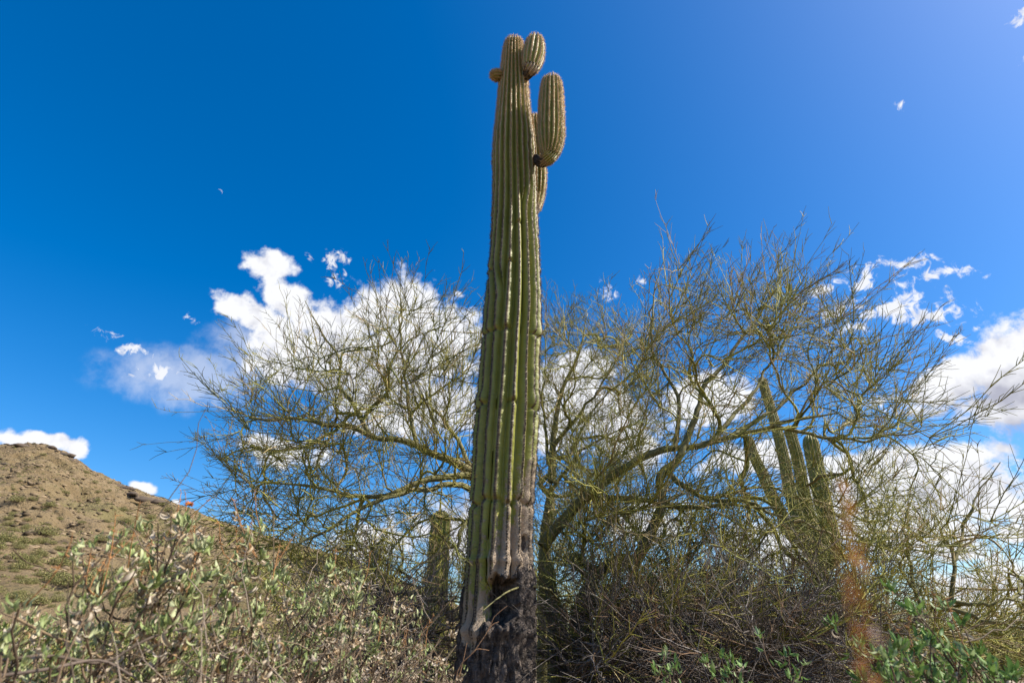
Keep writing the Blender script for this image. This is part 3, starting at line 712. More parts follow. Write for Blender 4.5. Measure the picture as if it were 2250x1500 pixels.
def tree(name, label, base, trunks, limbs, polys, Y0, dY, seed, lean, mat_l=M_LIMB, mat_t=M_TWIG, cols=None, limb_col=(.150, .134, .052), cat='tree', r_tip=.0046, r_max=.03, gap=None, **kw):
    """polys: list of (polygon in view, number of branch tips)"""
    rng = np.random.default_rng(seed); base = np.array(base, float); root = thing(name, label, cat, base); LB = []
    def wood(pts, r0, r1, nm):
        p = [np.array(q) if isinstance(q, np.ndarray) else P(*q) for q in pts]
        ax = resample(p, max(14, int(sum(np.linalg.norm(np.diff(np.array(p), axis=0), axis=1)) / .055)))
        s = np.linspace(0, 1, len(ax)); wv = np.stack([fbm(np.stack((s * 9, s * 0 + 3 * k + len(LB), s * 0 + seed), -1), 3, seed) for k in range(3)], 1)
        ax = ax + wv * .10 * np.sin(np.pi * s)[:, None]
        R = (1.08 * (r0 + (r1 - r0) * s ** .8) - .0035) * np.minimum(1, (1 - s) / .12 + .02) ** .7 + .0035 * (1 + .22 * fbm(np.stack((s * 30, s * 0 + len(LB), s * 0), -1), 2, seed + 1))
        mb = MB(); tubes(mb, (ax - base)[None], R[None], 10, np.array([limb_col])); obj(nm, mb.mesh(nm, mat_l), root)
        LB.append(dict(ax=ax, d0=0 if nm == 'trunk' else .8))
    for pts, r0, r1 in trunks: wood(pts, r0, r1, 'trunk')
    for pts, r0, r1 in limbs: wood(pts, r0, r1, 'limb')
    tips = []
    for poly, n in polys:
        xs = [q[0] for q in poly]; ys = [q[1] for q in poly]; got = 0
        while got < n:
            x, y = rng.uniform(min(xs), max(xs)), rng.uniform(min(ys), max(ys))
            if in_poly(x, y, poly) and not (gap is not None and in_poly(x, y, gap) and rng.random() < .8):
                yy = Y0 + np.clip(rng.normal() * .5, -1.1, 1.1) * dY; p = P(x, y, yy)
                if p[2] > .06: tips.append(p); got += 1
    PO, TA, cnt, paths, nlim = grow(LB, np.array(tips), rng, lean)
    mb = MB()
    for p_ in paths:
        n = max(6, min(24, len(p_))); q = resample(PO[p_], n)
        c = np.interp(np.linspace(0, 1, n), np.linspace(0, 1, len(p_)), np.concatenate(([cnt[p_[1]]], cnt[p_[1:]])))
        R = np.minimum(r_tip * np.maximum(c, 1) ** .45, r_max) * np.linspace(1.1, .9, n)
        cc = twig_cols(1, rng) if cols is None else cols(1, rng)
        tubes(mb, (q - base)[None], R[None], 5, cc)
    PO2 = PO - base; m, ms = sprays(mb, PO2, TA, paths, nlim, rng, lean, cols=cols, **kw)
    # keep everything above the ground
    cr = obj('crown', mb.mesh('crown', mat_t), root)
    print(name, 'paths', len(paths), 'twigs', m, 'spurs', ms)
    return root

GX = lambda px, Y: P(px, 1400, Y) * (1, 1, 0)
# A: palo verde whose boughs sweep out behind the saguaro, over the brittlebush
A_ENV = [(1060, 710), (985, 740), (960, 710), (885, 660), (830, 720), (760, 770), (690, 740), (610, 800), (560, 850), (510, 905), (490, 970), (480, 1060), (510, 1130), (580, 1190), (620, 1250), (760, 1290), (900, 1340), (1060, 1320)]
tree('palo_verde_tree', 'bare palo verde tree with boughs spreading over the silvery bushes', GX(1095, 6.3),
     [([GX(1095, 6.3) - (0, 0, .1), (1100, 1300, 6.3), (1085, 1150, 6.3), (1060, 1060, 6.3)], .10, .065)],
     [([(1060, 1060, 6.3), (1030, 1033, 6.3), (970, 1000, 6.2), (925, 980, 6.2), (890, 966, 6.1), (810, 955, 6.0), (740, 938, 5.9), (650, 922, 5.8), (580, 922, 5.8), (520, 905, 5.7)], .050, .010),
      ([(915, 976, 6.2), (905, 930, 6.3), (892, 862, 6.4), (885, 780, 6.5), (884, 690, 6.5), (868, 615, 6.6)], .026, .005),
      ([(812, 955, 6.0), (780, 900, 6.0), (755, 860, 6.0), (738, 780, 6.1), (705, 725, 6.1), (670, 660, 6.1)], .026, .005),
      ([(1060, 1070, 6.3), (1030, 1046, 6.2), (960, 1050, 6.0), (870, 1082, 5.8), (800, 1086, 5.7), (700, 1072, 5.6), (600, 1060, 5.5)], .042, .009),
      ([(1075, 1110, 6.3), (1040, 1080, 6.2), (990, 1062, 6.0), (900, 1082, 5.7), (820, 1112, 5.5), (700, 1172, 5.3), (600, 1230, 5.1)], .036, .008),
      ([(1100, 1300, 6.3), (1010, 1352, 5.9), (960, 1326, 5.7), (880, 1296, 5.6), (780, 1286, 5.5), (690, 1270, 5.4)], .050, .014),
      ([(1090, 1180, 6.3), (1030, 1140, 6.1), (1008, 1185, 5.9), (955, 1218, 5.8), (890, 1262, 5.6)], .030, .008),
      ([(1045, 1050, 6.3), (1000, 960, 6.5), (960, 905, 6.6), (945, 860, 6.7), (950, 760, 6.8)], .030, .006)],
     [(A_ENV, 350)], 6.0, 1.3, 101, (-.25, 0, .8))
# C: the rear palo verde just beside the stem
tree('palo_verde_tree', 'upright palo verde tree farther off, close beside the saguaro stem', GX(1195, 8.4),
     [([GX(1195, 8.4) - (0, 0, .1), (1195, 1330, 8.4), (1200, 1180, 8.4), (1212, 1060, 8.4)], .10, .07)],
     [([(1212, 1060, 8.4), (1216, 940, 8.4), (1235, 860, 8.4), (1270, 780, 8.4), (1290, 690, 8.4)], .06, .008),
      ([(1216, 980, 8.4), (1255, 930, 8.2), (1320, 850, 8.1), (1365, 770, 8.0)], .035, .006),
      ([(1205, 1020, 8.4), (1195, 900, 8.5), (1198, 780, 8.6)], .03, .006), ([(1210, 1080, 8.4), (1270, 1000, 8.2), (1330, 960, 8.1), (1400, 930, 8.0)], .03, .006)],
     [([(1180, 720), (1250, 700), (1330, 690), (1400, 700), (1440, 760), (1430, 900), (1400, 1050), (1300, 1150), (1180, 1200)], 300)], 8.4, 1.2, 102, (.12, 0, .9), r_tip=.006)
# B: the big one
B_ENV = [(1260, 1050), (1390, 790), (1440, 690), (1540, 660), (1600, 690), (1690, 640), (1780, 660), (1790, 720), (1870, 740), (1930, 790), (1970, 880), (2030, 920), (2070, 980), (2070, 1080), (1950, 1150), (1900, 1300), (1900, 1460), (1600, 1490), (1300, 1480), (1200, 1420), (1200, 1180)]
B_LOW = [(1200, 1180), (1500, 1060), (1900, 1060), (1960, 1200), (1920, 1470), (1300, 1490), (1190, 1440)]
tree('palo_verde_tree', 'big bare palo verde tree with a tangle of green twigs swept upward', GX(1250, 6.0),
     [([GX(1225, 6.0) - (0, 0, .1), (1225, 1400, 6.0), (1205, 1290, 6.0), (1192, 1200, 6.0)], .11, .075),
      ([GX(1290, 5.8) - (0, 0, .1), (1275, 1400, 5.8), (1290, 1310, 5.7), (1312, 1262, 5.7)], .10, .07)],
     [([(1192, 1200, 6.0), (1215, 1168, 6.0), (1265, 1110, 5.95), (1300, 1084, 5.9), (1345, 1044, 5.9), (1390, 1020, 5.8), (1480, 988, 5.8), (1600, 962, 5.7), (1720, 930, 5.6), (1850, 905, 5.5)], .060, .012),
      ([(1312, 1262, 5.7), (1345, 1236, 5.6), (1375, 1230, 5.5), (1392, 1250, 5.4), (1420, 1290, 5.3), (1445, 1302, 5.2), (1500, 1330, 5.1)], .060, .018),
      ([(1388, 1248, 5.45), (1430, 1172, 5.5), (1456, 1105, 5.5), (1452, 1062, 5.55), (1462, 1038, 5.6), (1500, 1000, 5.6), (1535, 900, 5.7), (1560, 840, 5.7), (1640, 730, 5.8), (1700, 640, 5.9)], .052, .007),
      ([(1482, 988, 5.8), (1490, 920, 5.9), (1484, 860, 6.0), (1440, 775, 6.1), (1430, 700, 6.1), (1442, 620, 6.2), (1470, 545, 6.2)], .026, .003),
      ([(1330, 1092, 5.9), (1420, 1102, 5.6), (1520, 1120, 5.3), (1600, 1110, 5.2), (1760, 1120, 5.0)], .030, .008),
      ([(1465, 1036, 5.6), (1540, 1092, 5.3), (1640, 1108, 5.2), (1780, 1160, 5.0)], .030, .008),
      ([(1600, 962, 5.7), (1700, 900, 5.8), (1790, 820, 5.9), (1880, 740, 6.0)], .026, .005),
      ([(1560, 975, 5.7), (1640, 880, 5.9), (1720, 760, 6.1), (1760, 680, 6.2)], .026, .005),
      ([(1700, 936, 5.6), (1820, 960, 5.5), (1950, 960, 5.4), (2050, 940, 5.3)], .022, .005),
      ([(1312, 1262, 5.7), (1270, 1225, 5.6), (1255, 1222, 5.5), (1290, 1265, 5.3), (1310, 1300, 5.2)], .040, .016),
      ([(1290, 1320, 5.7), (1450, 1360, 5.4), (1560, 1405, 5.2), (1615, 1455, 5.0), (1700, 1468, 4.9), (1760, 1455, 4.8)], .045, .022),
      ([(1300, 1300, 5.7), (1250, 1318, 5.2), (1180, 1292, 4.6), (1130, 1292, 4.35), (1095, 1312, 4.2), (1062, 1340, 4.1)], .016, .004),
      ([(1290, 1330, 5.6), (1400, 1350, 5.3), (1600, 1330, 5.1), (1800, 1290, 5.0), (1900, 1260, 4.9)], .03, .008)],
     [(B_ENV, 330), (B_LOW, 260), ([(1560, 860), (1660, 640), (1780, 640), (1900, 720), (1990, 860), (2050, 960), (1850, 980)], 75), ([(1400, 800), (1430, 600), (1500, 580), (1540, 700), (1500, 820)], 22), ([(1540, 760), (1580, 665), (1690, 640), (1790, 660), (1800, 720)], 24)], 5.7, 1.5, 103, (.45, 0, .95), gap=[(1630, 790), (1700, 790), (1800, 930), (1860, 1180), (1720, 1180), (1630, 960)])
# D: by the right-hand edge
tree('palo_verde_tree', 'thin leafless young palo verde tree above the glossy green bush', GX(1985, 5.2),
     [([GX(1985, 5.2) - (0, 0, .1), (1945, 1425, 5.2), (1975, 1385, 5.2), (2010, 1365, 5.2), (2050, 1338, 5.2)], .05, .032)],
     [([(2050, 1338, 5.2), (2100, 1318, 5.2), (2180, 1325, 5.1), (2260, 1300, 5.1)], .022, .008),
      ([(2060, 1335, 5.2), (2130, 1345, 5.1), (2200, 1375, 5.0), (2300, 1390, 5.0)], .022, .008),
      ([(2090, 1322, 5.2), (2095, 1250, 5.2), (2110, 1170, 5.3), (2140, 1100, 5.3), (2175, 1050, 5.3), (2198, 1015, 5.3)], .018, .004),
      ([(2030, 1350, 5.2), (2000, 1250, 5.3), (1990, 1150, 5.4), (2010, 1080, 5.4)], .016, .004),
      ([(2240, 1305, 5.1), (2230, 1250, 5.2), (2200, 1200, 5.3)], .012, .004)],
     [([(1900, 1250), (1960, 1120), (2040, 1080), (2120, 1120), (2180, 1130), (2290, 1200), (2340, 1250), (2340, 1460), (1930, 1460)], 85)], 5.3, 1.0, 104, (.1, 0, .8), r_tip=.0042, r_t=.0036)
# low dark thicket of dead wood under the big tree
def dead_cols(n, rng): 
    c = np.array(((.15, .125, .105), (.21, .18, .155), (.11, .085, .065), (.19, .12, .07)))[rng.choice(4, n, p=(.4, .2, .25, .15))]; return c * (.55 + .7 * rng.random((n, 1)))
for i, (px, Y, poly, n, lab) in enumerate([(1330, 4.9, [(1240, 1350), (1320, 1300), (1420, 1330), (1480, 1500), (1230, 1500)], 110, 'grey dead brush heaped beside the charred saguaro base'),
                                           (1580, 4.7, [(1400, 1380), (1560, 1330), (1760, 1350), (1800, 1500), (1400, 1500)], 130, 'grey dead brush under the low horizontal palo verde bough'),
                                           (1800, 5.0, [(1700, 1340), (1850, 1320), (1960, 1360), (1960, 1500), (1700, 1500)], 90, 'brown dead brush behind the blurred orange grass stalk'),
                                           (900, 5.0, [(700, 1330), (850, 1300), (1000, 1350), (1000, 1500), (700, 1500)], 90, 'brown dead brush under the boughs behind the silvery bushes')]):
    b = GX(px, Y); rng = np.random.default_rng(300 + i)
    lim = []
    for k in range(9):
        q = P(px + rng.uniform(-170, 170), rng.uniform(1370, 1480), Y + rng.uniform(-.4, .6)); lim.append(([b + rng.normal(size=3) * (.12, .12, 0), b * .5 + q * .5 + (0, 0, .15), q], .016, .006))
    tree('dead_brush', lab, b, lim[:1], lim[1:], [(poly, n)], Y, .7, 310 + i, (0, 0, .2), mat_l=M_DEAD, mat_t=M_DEAD, cols=dead_cols, limb_col=(.12, .095, .075), cat='dead brush', r_tip=.004, r_t=.003, spread=1.1, nsp=5)
# farther leafless trees that close the view between the trunks
for i, (px, Y, poly, n, lab) in enumerate([(760, 11, [(600, 1250), (760, 1200), (900, 1220), (960, 1300), (960, 1440), (560, 1440)], 130, 'low distant palo verde behind the slim saguaro and dead brush'),
                                           (1620, 10.5, [(1400, 1310), (1600, 1290), (1850, 1300), (1950, 1340), (1950, 1450), (1350, 1450)], 190, 'low distant palo verde at the foot of the many-armed saguaro'),
                                           (2150, 10, [(2000, 1370), (2120, 1340), (2260, 1330), (2360, 1330), (2360, 1450), (1950, 1450)], 90, 'low distant palo verde behind the thin leafless tree'),
                                           (1130, 11, [(1000, 1250), (1130, 1200), (1300, 1200), (1350, 1300), (1350, 1450), (960, 1450)], 150, 'low distant palo verde hidden behind the charred saguaro base')]):
    b = GX(px, Y); rng = np.random.default_rng(400 + i); lim = []
    for k in range(7):
        q = P(px + rng.uniform(-150, 150), rng.uniform(1270, 1400), Y + rng.uniform(-.8, .8)); lim.append(([b + rng.normal(size=3) * (.15, .15, 0), b * .5 + q * .5 + (0, 0, .2), q], .04, .012))
    tree('palo_verde_tree', lab, b, lim[:1], lim[1:], [(poly, n)], Y, 1.2, 410 + i, (0, 0, .6), r_tip=.007, r_t=.006, nsp=5)

# ------------------------------------------------------------------ leafy shrubs near the camera
def leaf_mesh(name, L, Wd, curl, fold, col, col2, seed, droop=0):
    r = np.random.default_rng(seed); n = 7; t = np.linspace(0, 1, n); wd = Wd * np.sin(np.pi * np.clip(t * .93 + .05, 0, 1)) ** .8 * (1 - .35 * t); wd[-1] = Wd * .03
    ang = curl * t ** 1.3; x = np.concatenate(([0], np.cumsum(np.cos(ang[:-1]) * L / (n - 1)))); z = np.concatenate(([0], np.cumsum(np.sin(ang[:-1]) * L / (n - 1))))
    tw = r.uniform(-.5, .5) * t
    v, c = [], []
    for i in range(n):
        for sgn in (-1, 0, 1):
            y = sgn * wd[i] / 2; zz = abs(sgn) * wd[i] * fold
            nx, nz = -math.sin(ang[i]), math.cos(ang[i])
            v.append((x[i] + nx * zz, y * math.cos(tw[i]), z[i] + nz * zz + y * math.sin(tw[i]))); k = r.uniform(.85, 1.15) * (1.15 if sgn == 0 else 1)
            c.append(np.array(col) * (1 - t[i] * .6) * k + np.array(col2) * t[i] * .6 * k)
    f = [(i * 3 + j, i * 3 + j + 1, i * 3 + j + 4, i * 3 + j + 3) for i in range(n - 1) for j in (0, 1)]
    return np.array(v), np.array(f), np.array(c)
def leaf_set(kind):
    out = []
    for k in range(5):
        r = np.random.default_rng(900 + k)
        if kind == 'silver': g = [(.27, .30, .12), (.38, .39, .21), (.14, .18, .05), (.21, .25, .085), (.33, .34, .165)][k]; out.append(leaf_mesh('leaf', .043, .0135, r.uniform(-2.2, -.1), .25, g, np.array(g) * 1.1, k))
        if kind == 'dry': g = [(.42, .34, .24), (.36, .27, .16), (.48, .40, .30), (.30, .19, .09), (.40, .32, .22)][k]; out.append(leaf_mesh('dry_leaf', .045, .014, r.uniform(-3.4, -1.8), .45, g, g, 20 + k))
        if kind == 'green': g = [(.12, .20, .045), (.16, .25, .06), (.09, .16, .035), (.22, .28, .12), (.13, .21, .05)][k]; out.append(leaf_mesh('leaf', .050, .018, r.uniform(-1.3, .3), .25, g, np.array(g) * 1.15, 40 + k))
    return out
LEAFS = {k: leaf_set(k) for k in ('silver', 'dry', 'green')}
LEAF_ME = {}
for k, lst in LEAFS.items():
    LEAF_ME[k] = []
    for v, f, c in lst:
        mb = MB(); mb.add(v, f, c); LEAF_ME[k].append(mb.mesh('leaf', M_LEAF))
def basis(d, roll):
    d = unit(d); s = unit(np.cross(d, (0, 0, 1.0)) + 1e-6); n = np.cross(s, d)
    y = s * math.cos(roll) + n * math.sin(roll); z = np.cross(d, y); return np.stack((d, y, z), 1)
def leafy_bush(name, label, cat, base, tops, seed, live='silver', leaf_scale=1.0, dry=.5, stalks=0, singles=220, nleaf=9, extra=(), fill=0):
    """tops: world points the stems reach"""
    from mathutils import Matrix
    rng = np.random.default_rng(seed); base = np.array(base, float); root = thing(name, label, cat, base)
    st, lf, leaves = MB(), MB(), []
    def put_leaves(p, ax, n, kind, spread, sc):
        for _ in range(n):
            d = unit(ax * rng.uniform(.2, 1.1) + unit(rng.normal(size=3)) * spread)
            leaves.append((p + rng.normal(size=3) * .008, d, rng.uniform(-1.2, 1.2), sc * rng.uniform(.55, 1.25), kind, int(rng.integers(5))))
    stemcol = np.array((.115, .078, .048))
    for tp in tops:
        b0 = base + np.array((rng.normal() * .07, rng.normal() * .07, .02)); mid = b0 * .45 + tp * .55 + rng.normal(size=3) * .05 + (0, 0, -.04)
        q = resample([b0, mid, tp], 16); q[1:] += rng.normal(size=(15, 3)) * .006
        tubes(st, (q - base)[None], np.linspace(.0055, .0018, 16)[None] * (.8 + .5 * rng.random()), 5, stemcol[None] * (.5 + .9 * rng.random()))
        tn = unit(q[-1] - q[-3]); put_leaves(q[-1], tn, nleaf, live, .8, leaf_scale)
        put_leaves(q[-3], tn, int(nleaf * .7), live, 1.0, leaf_scale); put_leaves(q[-4], tn * .2 - (0, 0, .5), int(nleaf * dry), 'dry', .8, leaf_scale)
        for _ in range(rng.integers(3, 6)):
            k = rng.integers(6, 15); s0 = q[k]; d = unit(unit(q[min(k + 1, 15)] - q[k - 1]) * .6 + unit(rng.normal(size=3)) * .8 + (0, 0, .35)); l = rng.uniform(.07, .20)
            e = resample([s0, s0 + d * l * .5 + rng.normal(size=3) * .01, s0 + d * l + (0, 0, .03)], 6)
            tubes(st, (e - base)[None], np.linspace(.003, .0015, 6)[None], 4, stemcol[None] * (.5 + 1.0 * rng.random()))
            t2 = unit(e[-1] - e[-2])
            if rng.random() < .72: put_leaves(e[-1], t2, int(nleaf * .8), live, .8, leaf_scale); put_leaves(e[3], t2, 2, live, 1.0, leaf_scale)
            put_leaves(e[-2], t2 * .1 - (0, 0, .5), rng.poisson(nleaf * dry * .6), 'dry', .8, leaf_scale)
            put_leaves(e[1], np.array((0, 0, -.3)), rng.poisson(nleaf * dry * .3), 'dry', .9, leaf_scale)
    # bare crooked twigs through the inside of the bush
    if fill:
        a = np.array(tops)[rng.integers(len(tops), size=fill)] * rng.uniform(.5, .95, (fill, 1)) + base * rng.uniform(.05, .3, (fill, 1)); a = a + rng.normal(size=a.shape) * .07
        d = unit(rng.normal(size=(fill, 3)) + (0, 0, .35)); t = np.linspace(0, 1, 6)[None, :, None]; l = rng.uniform(.10, .32, (fill, 1, 1))
        Q = a[:, None] + d[:, None] * t * l + np.cumsum(rng.normal(size=(fill, 6, 3)) * .010, axis=1); Q[..., 2] = np.maximum(Q[..., 2], .02)
        tubes(st, Q - base, np.linspace(.0018, .0008, 6)[None] * np.ones((fill, 1)), 4, np.array(((.17, .125, .08), (.11, .075, .05), (.22, .17, .125)))[rng.integers(3, size=fill)] * (.6 + .7 * rng.random((fill, 1))))
    for k in range(stalks):      # last year's flower stalks
        tp = tops[rng.integers(len(tops))]; d = unit(np.array((rng.normal() * .35, rng.normal() * .35, 1))); l = rng.uniform(.08, .2)
        e = resample([tp, tp + d * l * .5 + rng.normal(size=3) * .01, tp + d * l], 6); cc = np.array((.30, .15, .06)) * rng.uniform(.7, 1.2)
        tubes(st, (e - base)[None], np.linspace(.0016, .001, 6)[None], 4, cc[None])
        nb = 14; dd = unit(rng.normal(size=(nb, 3)) + d * .6); t = np.linspace(0, 1, 3)[None, :, None]; pos = e[rng.integers(3, 6, size=nb)]
        tubes(st, pos[:, None] - base + dd[:, None] * t * rng.uniform(.006, .016, (nb, 1, 1)), np.linspace(.0012, .0005, 3)[None] * np.ones((nb, 1)), 3, np.tile(cc * 1.2, (nb, 1)))
    for e, cc, r0 in extra:
        tubes(st, (resample(e, 14) - base)[None], np.linspace(r0, r0 * .5, 14)[None], 6, np.array(cc)[None])
    obj('stems', st.mesh('stems', M_DEAD), root)['kind'] = 'stuff'
    # the leaves that show largest are pieces of their own; the rest is one mass
    dist = np.array([np.linalg.norm(p - CAM) / (sc + .2) - 1.2 * (p[2] - .75) for p, d, ro, sc, kd, k in leaves]); order = np.argsort(dist)
    for r_, i in enumerate(order):
        p, d, ro, sc, kd, k = leaves[i]; Bm = basis(d, ro)
        if r_ < singles:
            o = obj('leaf', LEAF_ME[kd][k], root); m = Matrix([list(Bm[a] * sc) + [p[a] - base[a]] for a in range(3)] + [[0, 0, 0, 1]]); o.matrix_local = m
        else:
            v, f, c = LEAFS[kd][k]; lf.add((v * sc) @ Bm.T + (p - base), f, c * rng.uniform(.75, 1.25))
    if lf.n: o = obj('foliage', lf.mesh('foliage', M_LEAF), root); o['kind'] = 'stuff'
    return root
def tops_px(lst, Y, dY, rng, jit=14, reps=1):
    return [P(px + rng.normal() * jit, py + rng.normal() * jit, Y + rng.uniform(-dY, dY)) for px, py in lst for _ in range(reps)]
rg = np.random.default_rng(77)
# bush 1: sparse, bottom corner below the hill
tp = tops_px([(45, 1340), (20, 1430), (110, 1430)], 1.25, .12, rg, 12) + tops_px([(175, 1225), (248, 1185), (235, 1300), (190, 1390)], 1.5, .15, rg, 12)
leafy_bush('brittlebush', 'sparse silvery brittlebush with crooked bare stems in front of the hill', 'bush', (-1.02, 1.45, 0), tp, 500, 'silver', .64, .6, 5, 200, 8, fill=12,
           extra=[([P(-40, 1455, 1.3), P(110, 1440, 1.35), P(230, 1455, 1.45), P(330, 1400, 1.5), P(480, 1360, 1.7)], (.10, .075, .055), .0045), ([P(-40, 1490, 1.25), P(100, 1470, 1.3), P(220, 1450, 1.4), P(300, 1490, 1.45)], (.12, .09, .07), .0045), ([P(30, 1355, 1.4), P(110, 1395, 1.45), P(200, 1430, 1.5), P(290, 1500, 1.55)], (.20, .14, .08), .0035)])
tp = tops_px([(20, 1400), (70, 1375), (120, 1400), (-20, 1440), (60, 1450), (150, 1445), (10, 1480), (110, 1485)], 1.9, .2, rg, 14, 2)
leafy_bush('brittlebush', 'low leafy brittlebush beneath the crooked bare stems before the hill', 'bush', (-1.75, 1.95, 0), tp, 510, 'silver', .7, .7, 2, 250, 13, fill=60)
tp = tops_px([(415, 1145), (400, 1180), (440, 1200), (385, 1230), (330, 1240), (455, 1260), (350, 1290), (280, 1270), (300, 1330), (420, 1310), (480, 1250), (250, 1340), (390, 1380), (330, 1400)], 1.7, .2, rg, 10)
b2 = leafy_bush('brittlebush', 'tall leafy brittlebush topped by one orange flower head', 'bush', (-1.0, 1.72, 0), tp, 501, 'silver', .80, .55, 12, 290, 17, fill=50)
tp = tops_px([(570, 1180), (560, 1230), (510, 1240), (600, 1250), (640, 1270), (540, 1290), (500, 1320), (590, 1320), (650, 1330), (470, 1380), (560, 1390), (630, 1400)], 1.95, .25, rg, 12)
leafy_bush('brittlebush', 'silvery brittlebush with curled dry leaves beside the tallest brittlebush', 'bush', (-.88, 2.0, 0), tp, 502, 'silver', .76, .6, 10, 290, 17, fill=70)
tp = tops_px([(690, 1285), (720, 1310), (790, 1290), (810, 1330), (740, 1350), (680, 1350), (840, 1370), (770, 1390), (700, 1410), (830, 1430), (650, 1440), (760, 1450)], 2.3, .3, rg, 14, 2)
leafy_bush('brittlebush', 'dense small-leaved brittlebush full of dry grey leaves near the slim saguaro', 'bush', (-.78, 2.35, 0), tp, 503, 'silver', .64, .7, 6, 290, 16, fill=130)
tp = tops_px([(870, 1390), (900, 1375), (930, 1430), (890, 1450), (850, 1460), (950, 1480), (910, 1470)], 2.7, .3, rg, 14, 2)
leafy_bush('brittlebush', 'dry brown brittlebush low against the foot of the giant saguaro', 'bush', (-.42, 2.75, 0), tp, 504, 'silver', .6, 2.2, 6, 220, 6, fill=120)
tp = tops_px([(520, 1440), (440, 1450), (600, 1460), (370, 1470), (680, 1470), (560, 1490), (470, 1490), (740, 1480)], 1.75, .2, rg, 14, 2)
leafy_bush('brittlebush', 'withered low brittlebush of tangled dry twigs between the silvery bushes', 'bush', (-.80, 1.8, 0), tp, 505, 'silver', .62, 2.2, 0, 240, 7, fill=150)
# right: glossy green bush and three sprigs
tp = tops_px([(2012, 1345), (2020, 1420), (1960, 1430), (2060, 1420), (1930, 1460), (2000, 1460), (2090, 1450), (2130, 1480), (1900, 1430), (2150, 1440), (2200, 1495), (2040, 1490), (1950, 1495), (2160, 1495), (2230, 1500), (1880, 1490), (1980, 1480), (2110, 1490)], 1.95, .22, rg, 12)
leafy_bush('green_bush', 'glossy green leafy bush behind the blurred orange grass stalk', 'bush', (1.5, 2.0, 0), tp, 506, 'green', .74, .12, 6, 290, 13, fill=40)
for px, py, Y, sd, lab in [(1478, 1465, 2.6, 507, 'small pale green sprig poking up beneath the hanging grey twigs'), (1605, 1488, 2.7, 508, 'tiny green sprig beneath the bent palo verde bough'), (1738, 1484, 2.7, 509, 'tiny green sprig beside the dry orange grass')]:
    c = P(px, py, Y); tp = [c + rg.normal(size=3) * (.03, .03, .02) for _ in range(3)]
    leafy_bush('green_sprig', lab, 'plant', c * (1, 1, 0), tp, sd, 'green', .7, .1, 0, 60, 8)
# orange flower head on the tall brittlebush
rr = np.random.default_rng(3); mb = MB(); c = P(416, 1108, 1.7) - np.array(b2.location); n = 26
d = unit(rr.normal(size=(n, 3)) * (1, 1, .3) + (0, 0, .25)); t = np.linspace(0, 1, 3)[None, :, None]
tubes(mb, c + d[:, None] * t * .013, np.array([[.0012, .0026, .0006]]) * np.ones((n, 1)), 4, np.tile((.55, .17, .03), (n, 1)))
tubes(mb, resample([P(414, 1150, 1.7) - np.array(b2.location), c + (.002, 0, -.02), c], 6)[None], np.full((1, 6), .0013), 5, np.array([(.17, .17, .06)]))
o = obj('flower', mb.mesh('flower', M_LEAF), b2); o['label'] = 'small orange flower head on a thin stalk'

# ------------------------------------------------------------------ dry stalks
def dry_plant(name, label, cat, base, lines, seed, col, fluff=()):
    r = np.random.default_rng(seed); base = np.array(base, float); root = thing(name, label, cat, base); mb = MB()
    for pts, r0, r1 in lines:
        q = resample([np.array(p) if isinstance(p, np.ndarray) else P(*p) for p in pts], 24) - base
        tubes(mb, q[None], np.linspace(r0, r1, 24)[None], 6, np.array(col)[None] * r.uniform(.8, 1.2))
    obj('stalks', mb.mesh('stalks', M_DEAD), root)
    for (px, py, Y, rad, n, cc) in fluff:
        fb = MB(); c = P(px, py, Y) - base; d = unit(r.normal(size=(n, 3)) + (0, 0, .4)); t = np.linspace(0, 1, 3)[None, :, None]
        st = c + r.normal(size=(n, 3)) * rad * .3
        tubes(fb, st[:, None] + d[:, None] * t * rad * r.uniform(.5, 1.2, (n, 1, 1)), np.array([[.0006, .0004, .0002]]) * np.ones((n, 1)), 3, np.array(cc)[None] * r.uniform(.7, 1.3, (n, 1)))
        obj('seed_tuft', fb.mesh('seed_tuft', M_LEAF), root)
GY = .215
g0 = P(1905, 1500, GY) * (1, 1, 0)
OR, PK = (.62, .25, .06), (.66, .46, .36)
gr_ = np.random.default_rng(8); tufts = []
for k in range(30):
    f = k / 29; py = 1060 + 460 * f; px = np.interp(py, [1060, 1150, 1250, 1380, 1520], [1852, 1860, 1878, 1890, 1908]) + gr_.normal() * (3 + 6 * f) + (18 * f if k % 3 == 0 else 0)
    tufts.append((px, py, GY + gr_.normal() * .006, .0022 + .0014 * gr_.random(), 2, OR))
for px, py, n in [(1850, 1075, 12), (1858, 1152, 16), (1893, 1248, 34), (1900, 1268, 22), (1917, 1392, 34), (1928, 1408, 26), (1926, 930, 5)]: tufts.append((px, py, GY, .0020, 3, PK))
dry_plant('grass_stalk', 'blurred orange dry grass stalk with pale seed tufts', 'grass stalk', g0,
          [([g0, (1905, 1500, GY), (1888, 1380, GY), (1876, 1250, GY), (1862, 1150, GY), (1852, 1070, GY)], .0005, .00025)], 1, OR, tufts)
b = P(1010, 1560, 3.3) * (1, 1, 0)
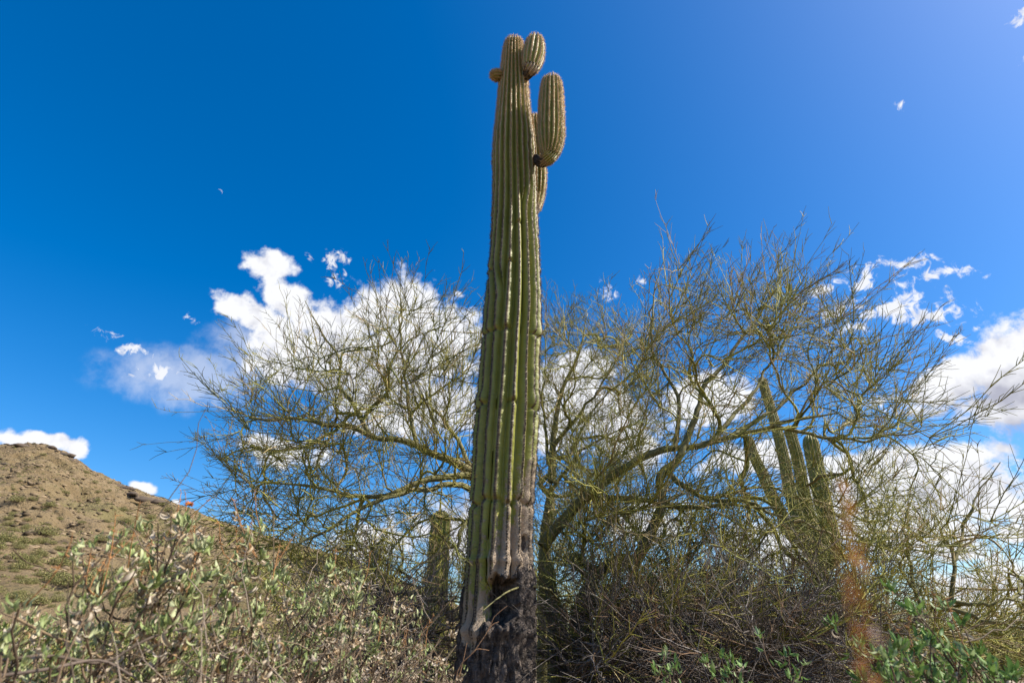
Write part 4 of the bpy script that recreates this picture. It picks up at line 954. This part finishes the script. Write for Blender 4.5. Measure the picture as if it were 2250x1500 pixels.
dry_plant('dry_twig', 'thin reddish brown dry twig leaning across the charred saguaro base', 'twig', b,
          [([b, (1000, 1500, 3.3), (1042, 1430, 3.3), (1072, 1385, 3.3), (1085, 1355, 3.3), (1115, 1330, 3.3)], .0042, .002), ([(1040, 1433, 3.3), (1050, 1425, 3.3), (1075, 1428, 3.3)], .0025, .0015),
           ([(1068, 1390, 3.3), (1082, 1372, 3.3), (1096, 1365, 3.3)], .003, .0018), ([(1008, 1490, 3.3), (1020, 1440, 3.3), (1026, 1410, 3.3)], .003, .0015)], 2, (.30, .17, .09))

# ------------------------------------------------------------------ moon
def moon():
    c = CAM + unit(ray(482, 422)) * 6000; rad = 6000 * math.tan(math.radians(.26)); mb = MB(); n = 24
    to = unit(CAM - c); s = SUND - to * np.dot(SUND, to); s = unit(s); q = np.cross(to, s); a = np.linspace(-np.pi / 2, np.pi / 2, n)
    rings = []
    for k, lon in enumerate(np.linspace(0, 1, 5)):   # slice of a sphere between the limb and the terminator
        x = np.cos(a) * (1 - .42 * lon); z = np.sqrt(np.maximum(1 - x ** 2 - np.sin(a) ** 2, 0))
        rings.append(c + (s * x[:, None] + q * np.sin(a)[:, None] + to * z[:, None]) * rad)
    i = np.arange(4)[:, None] * n; k = np.arange(n - 1)[None]
    mb.add(np.array(rings), np.stack((i + k, i + k + 1, i + n + k + 1, i + n + k), -1).reshape(-1, 4), (.55, .56, .58))
    o = obj('moon', mb.mesh('moon', MOON)); tag(o, 'thin pale crescent moon in the clear blue sky', 'moon')
m, t, b_ = new_mat('moonlit_rock'); MOON = m
b_.inputs['Base Color'].default_value = (.5, .5, .5, 1); b_.inputs['Roughness'].default_value = 1
tr = t.n('ShaderNodeBsdfTransparent'); ms_ = t.n('ShaderNodeMixShader'); ms_.inputs[0].default_value = .22
t.l.new(tr.outputs[0], ms_.inputs[1]); t.l.new(b_.outputs[0], ms_.inputs[2]); t.l.new(ms_.outputs[0], m.node_tree.nodes['Material Output'].inputs[0])
moon()
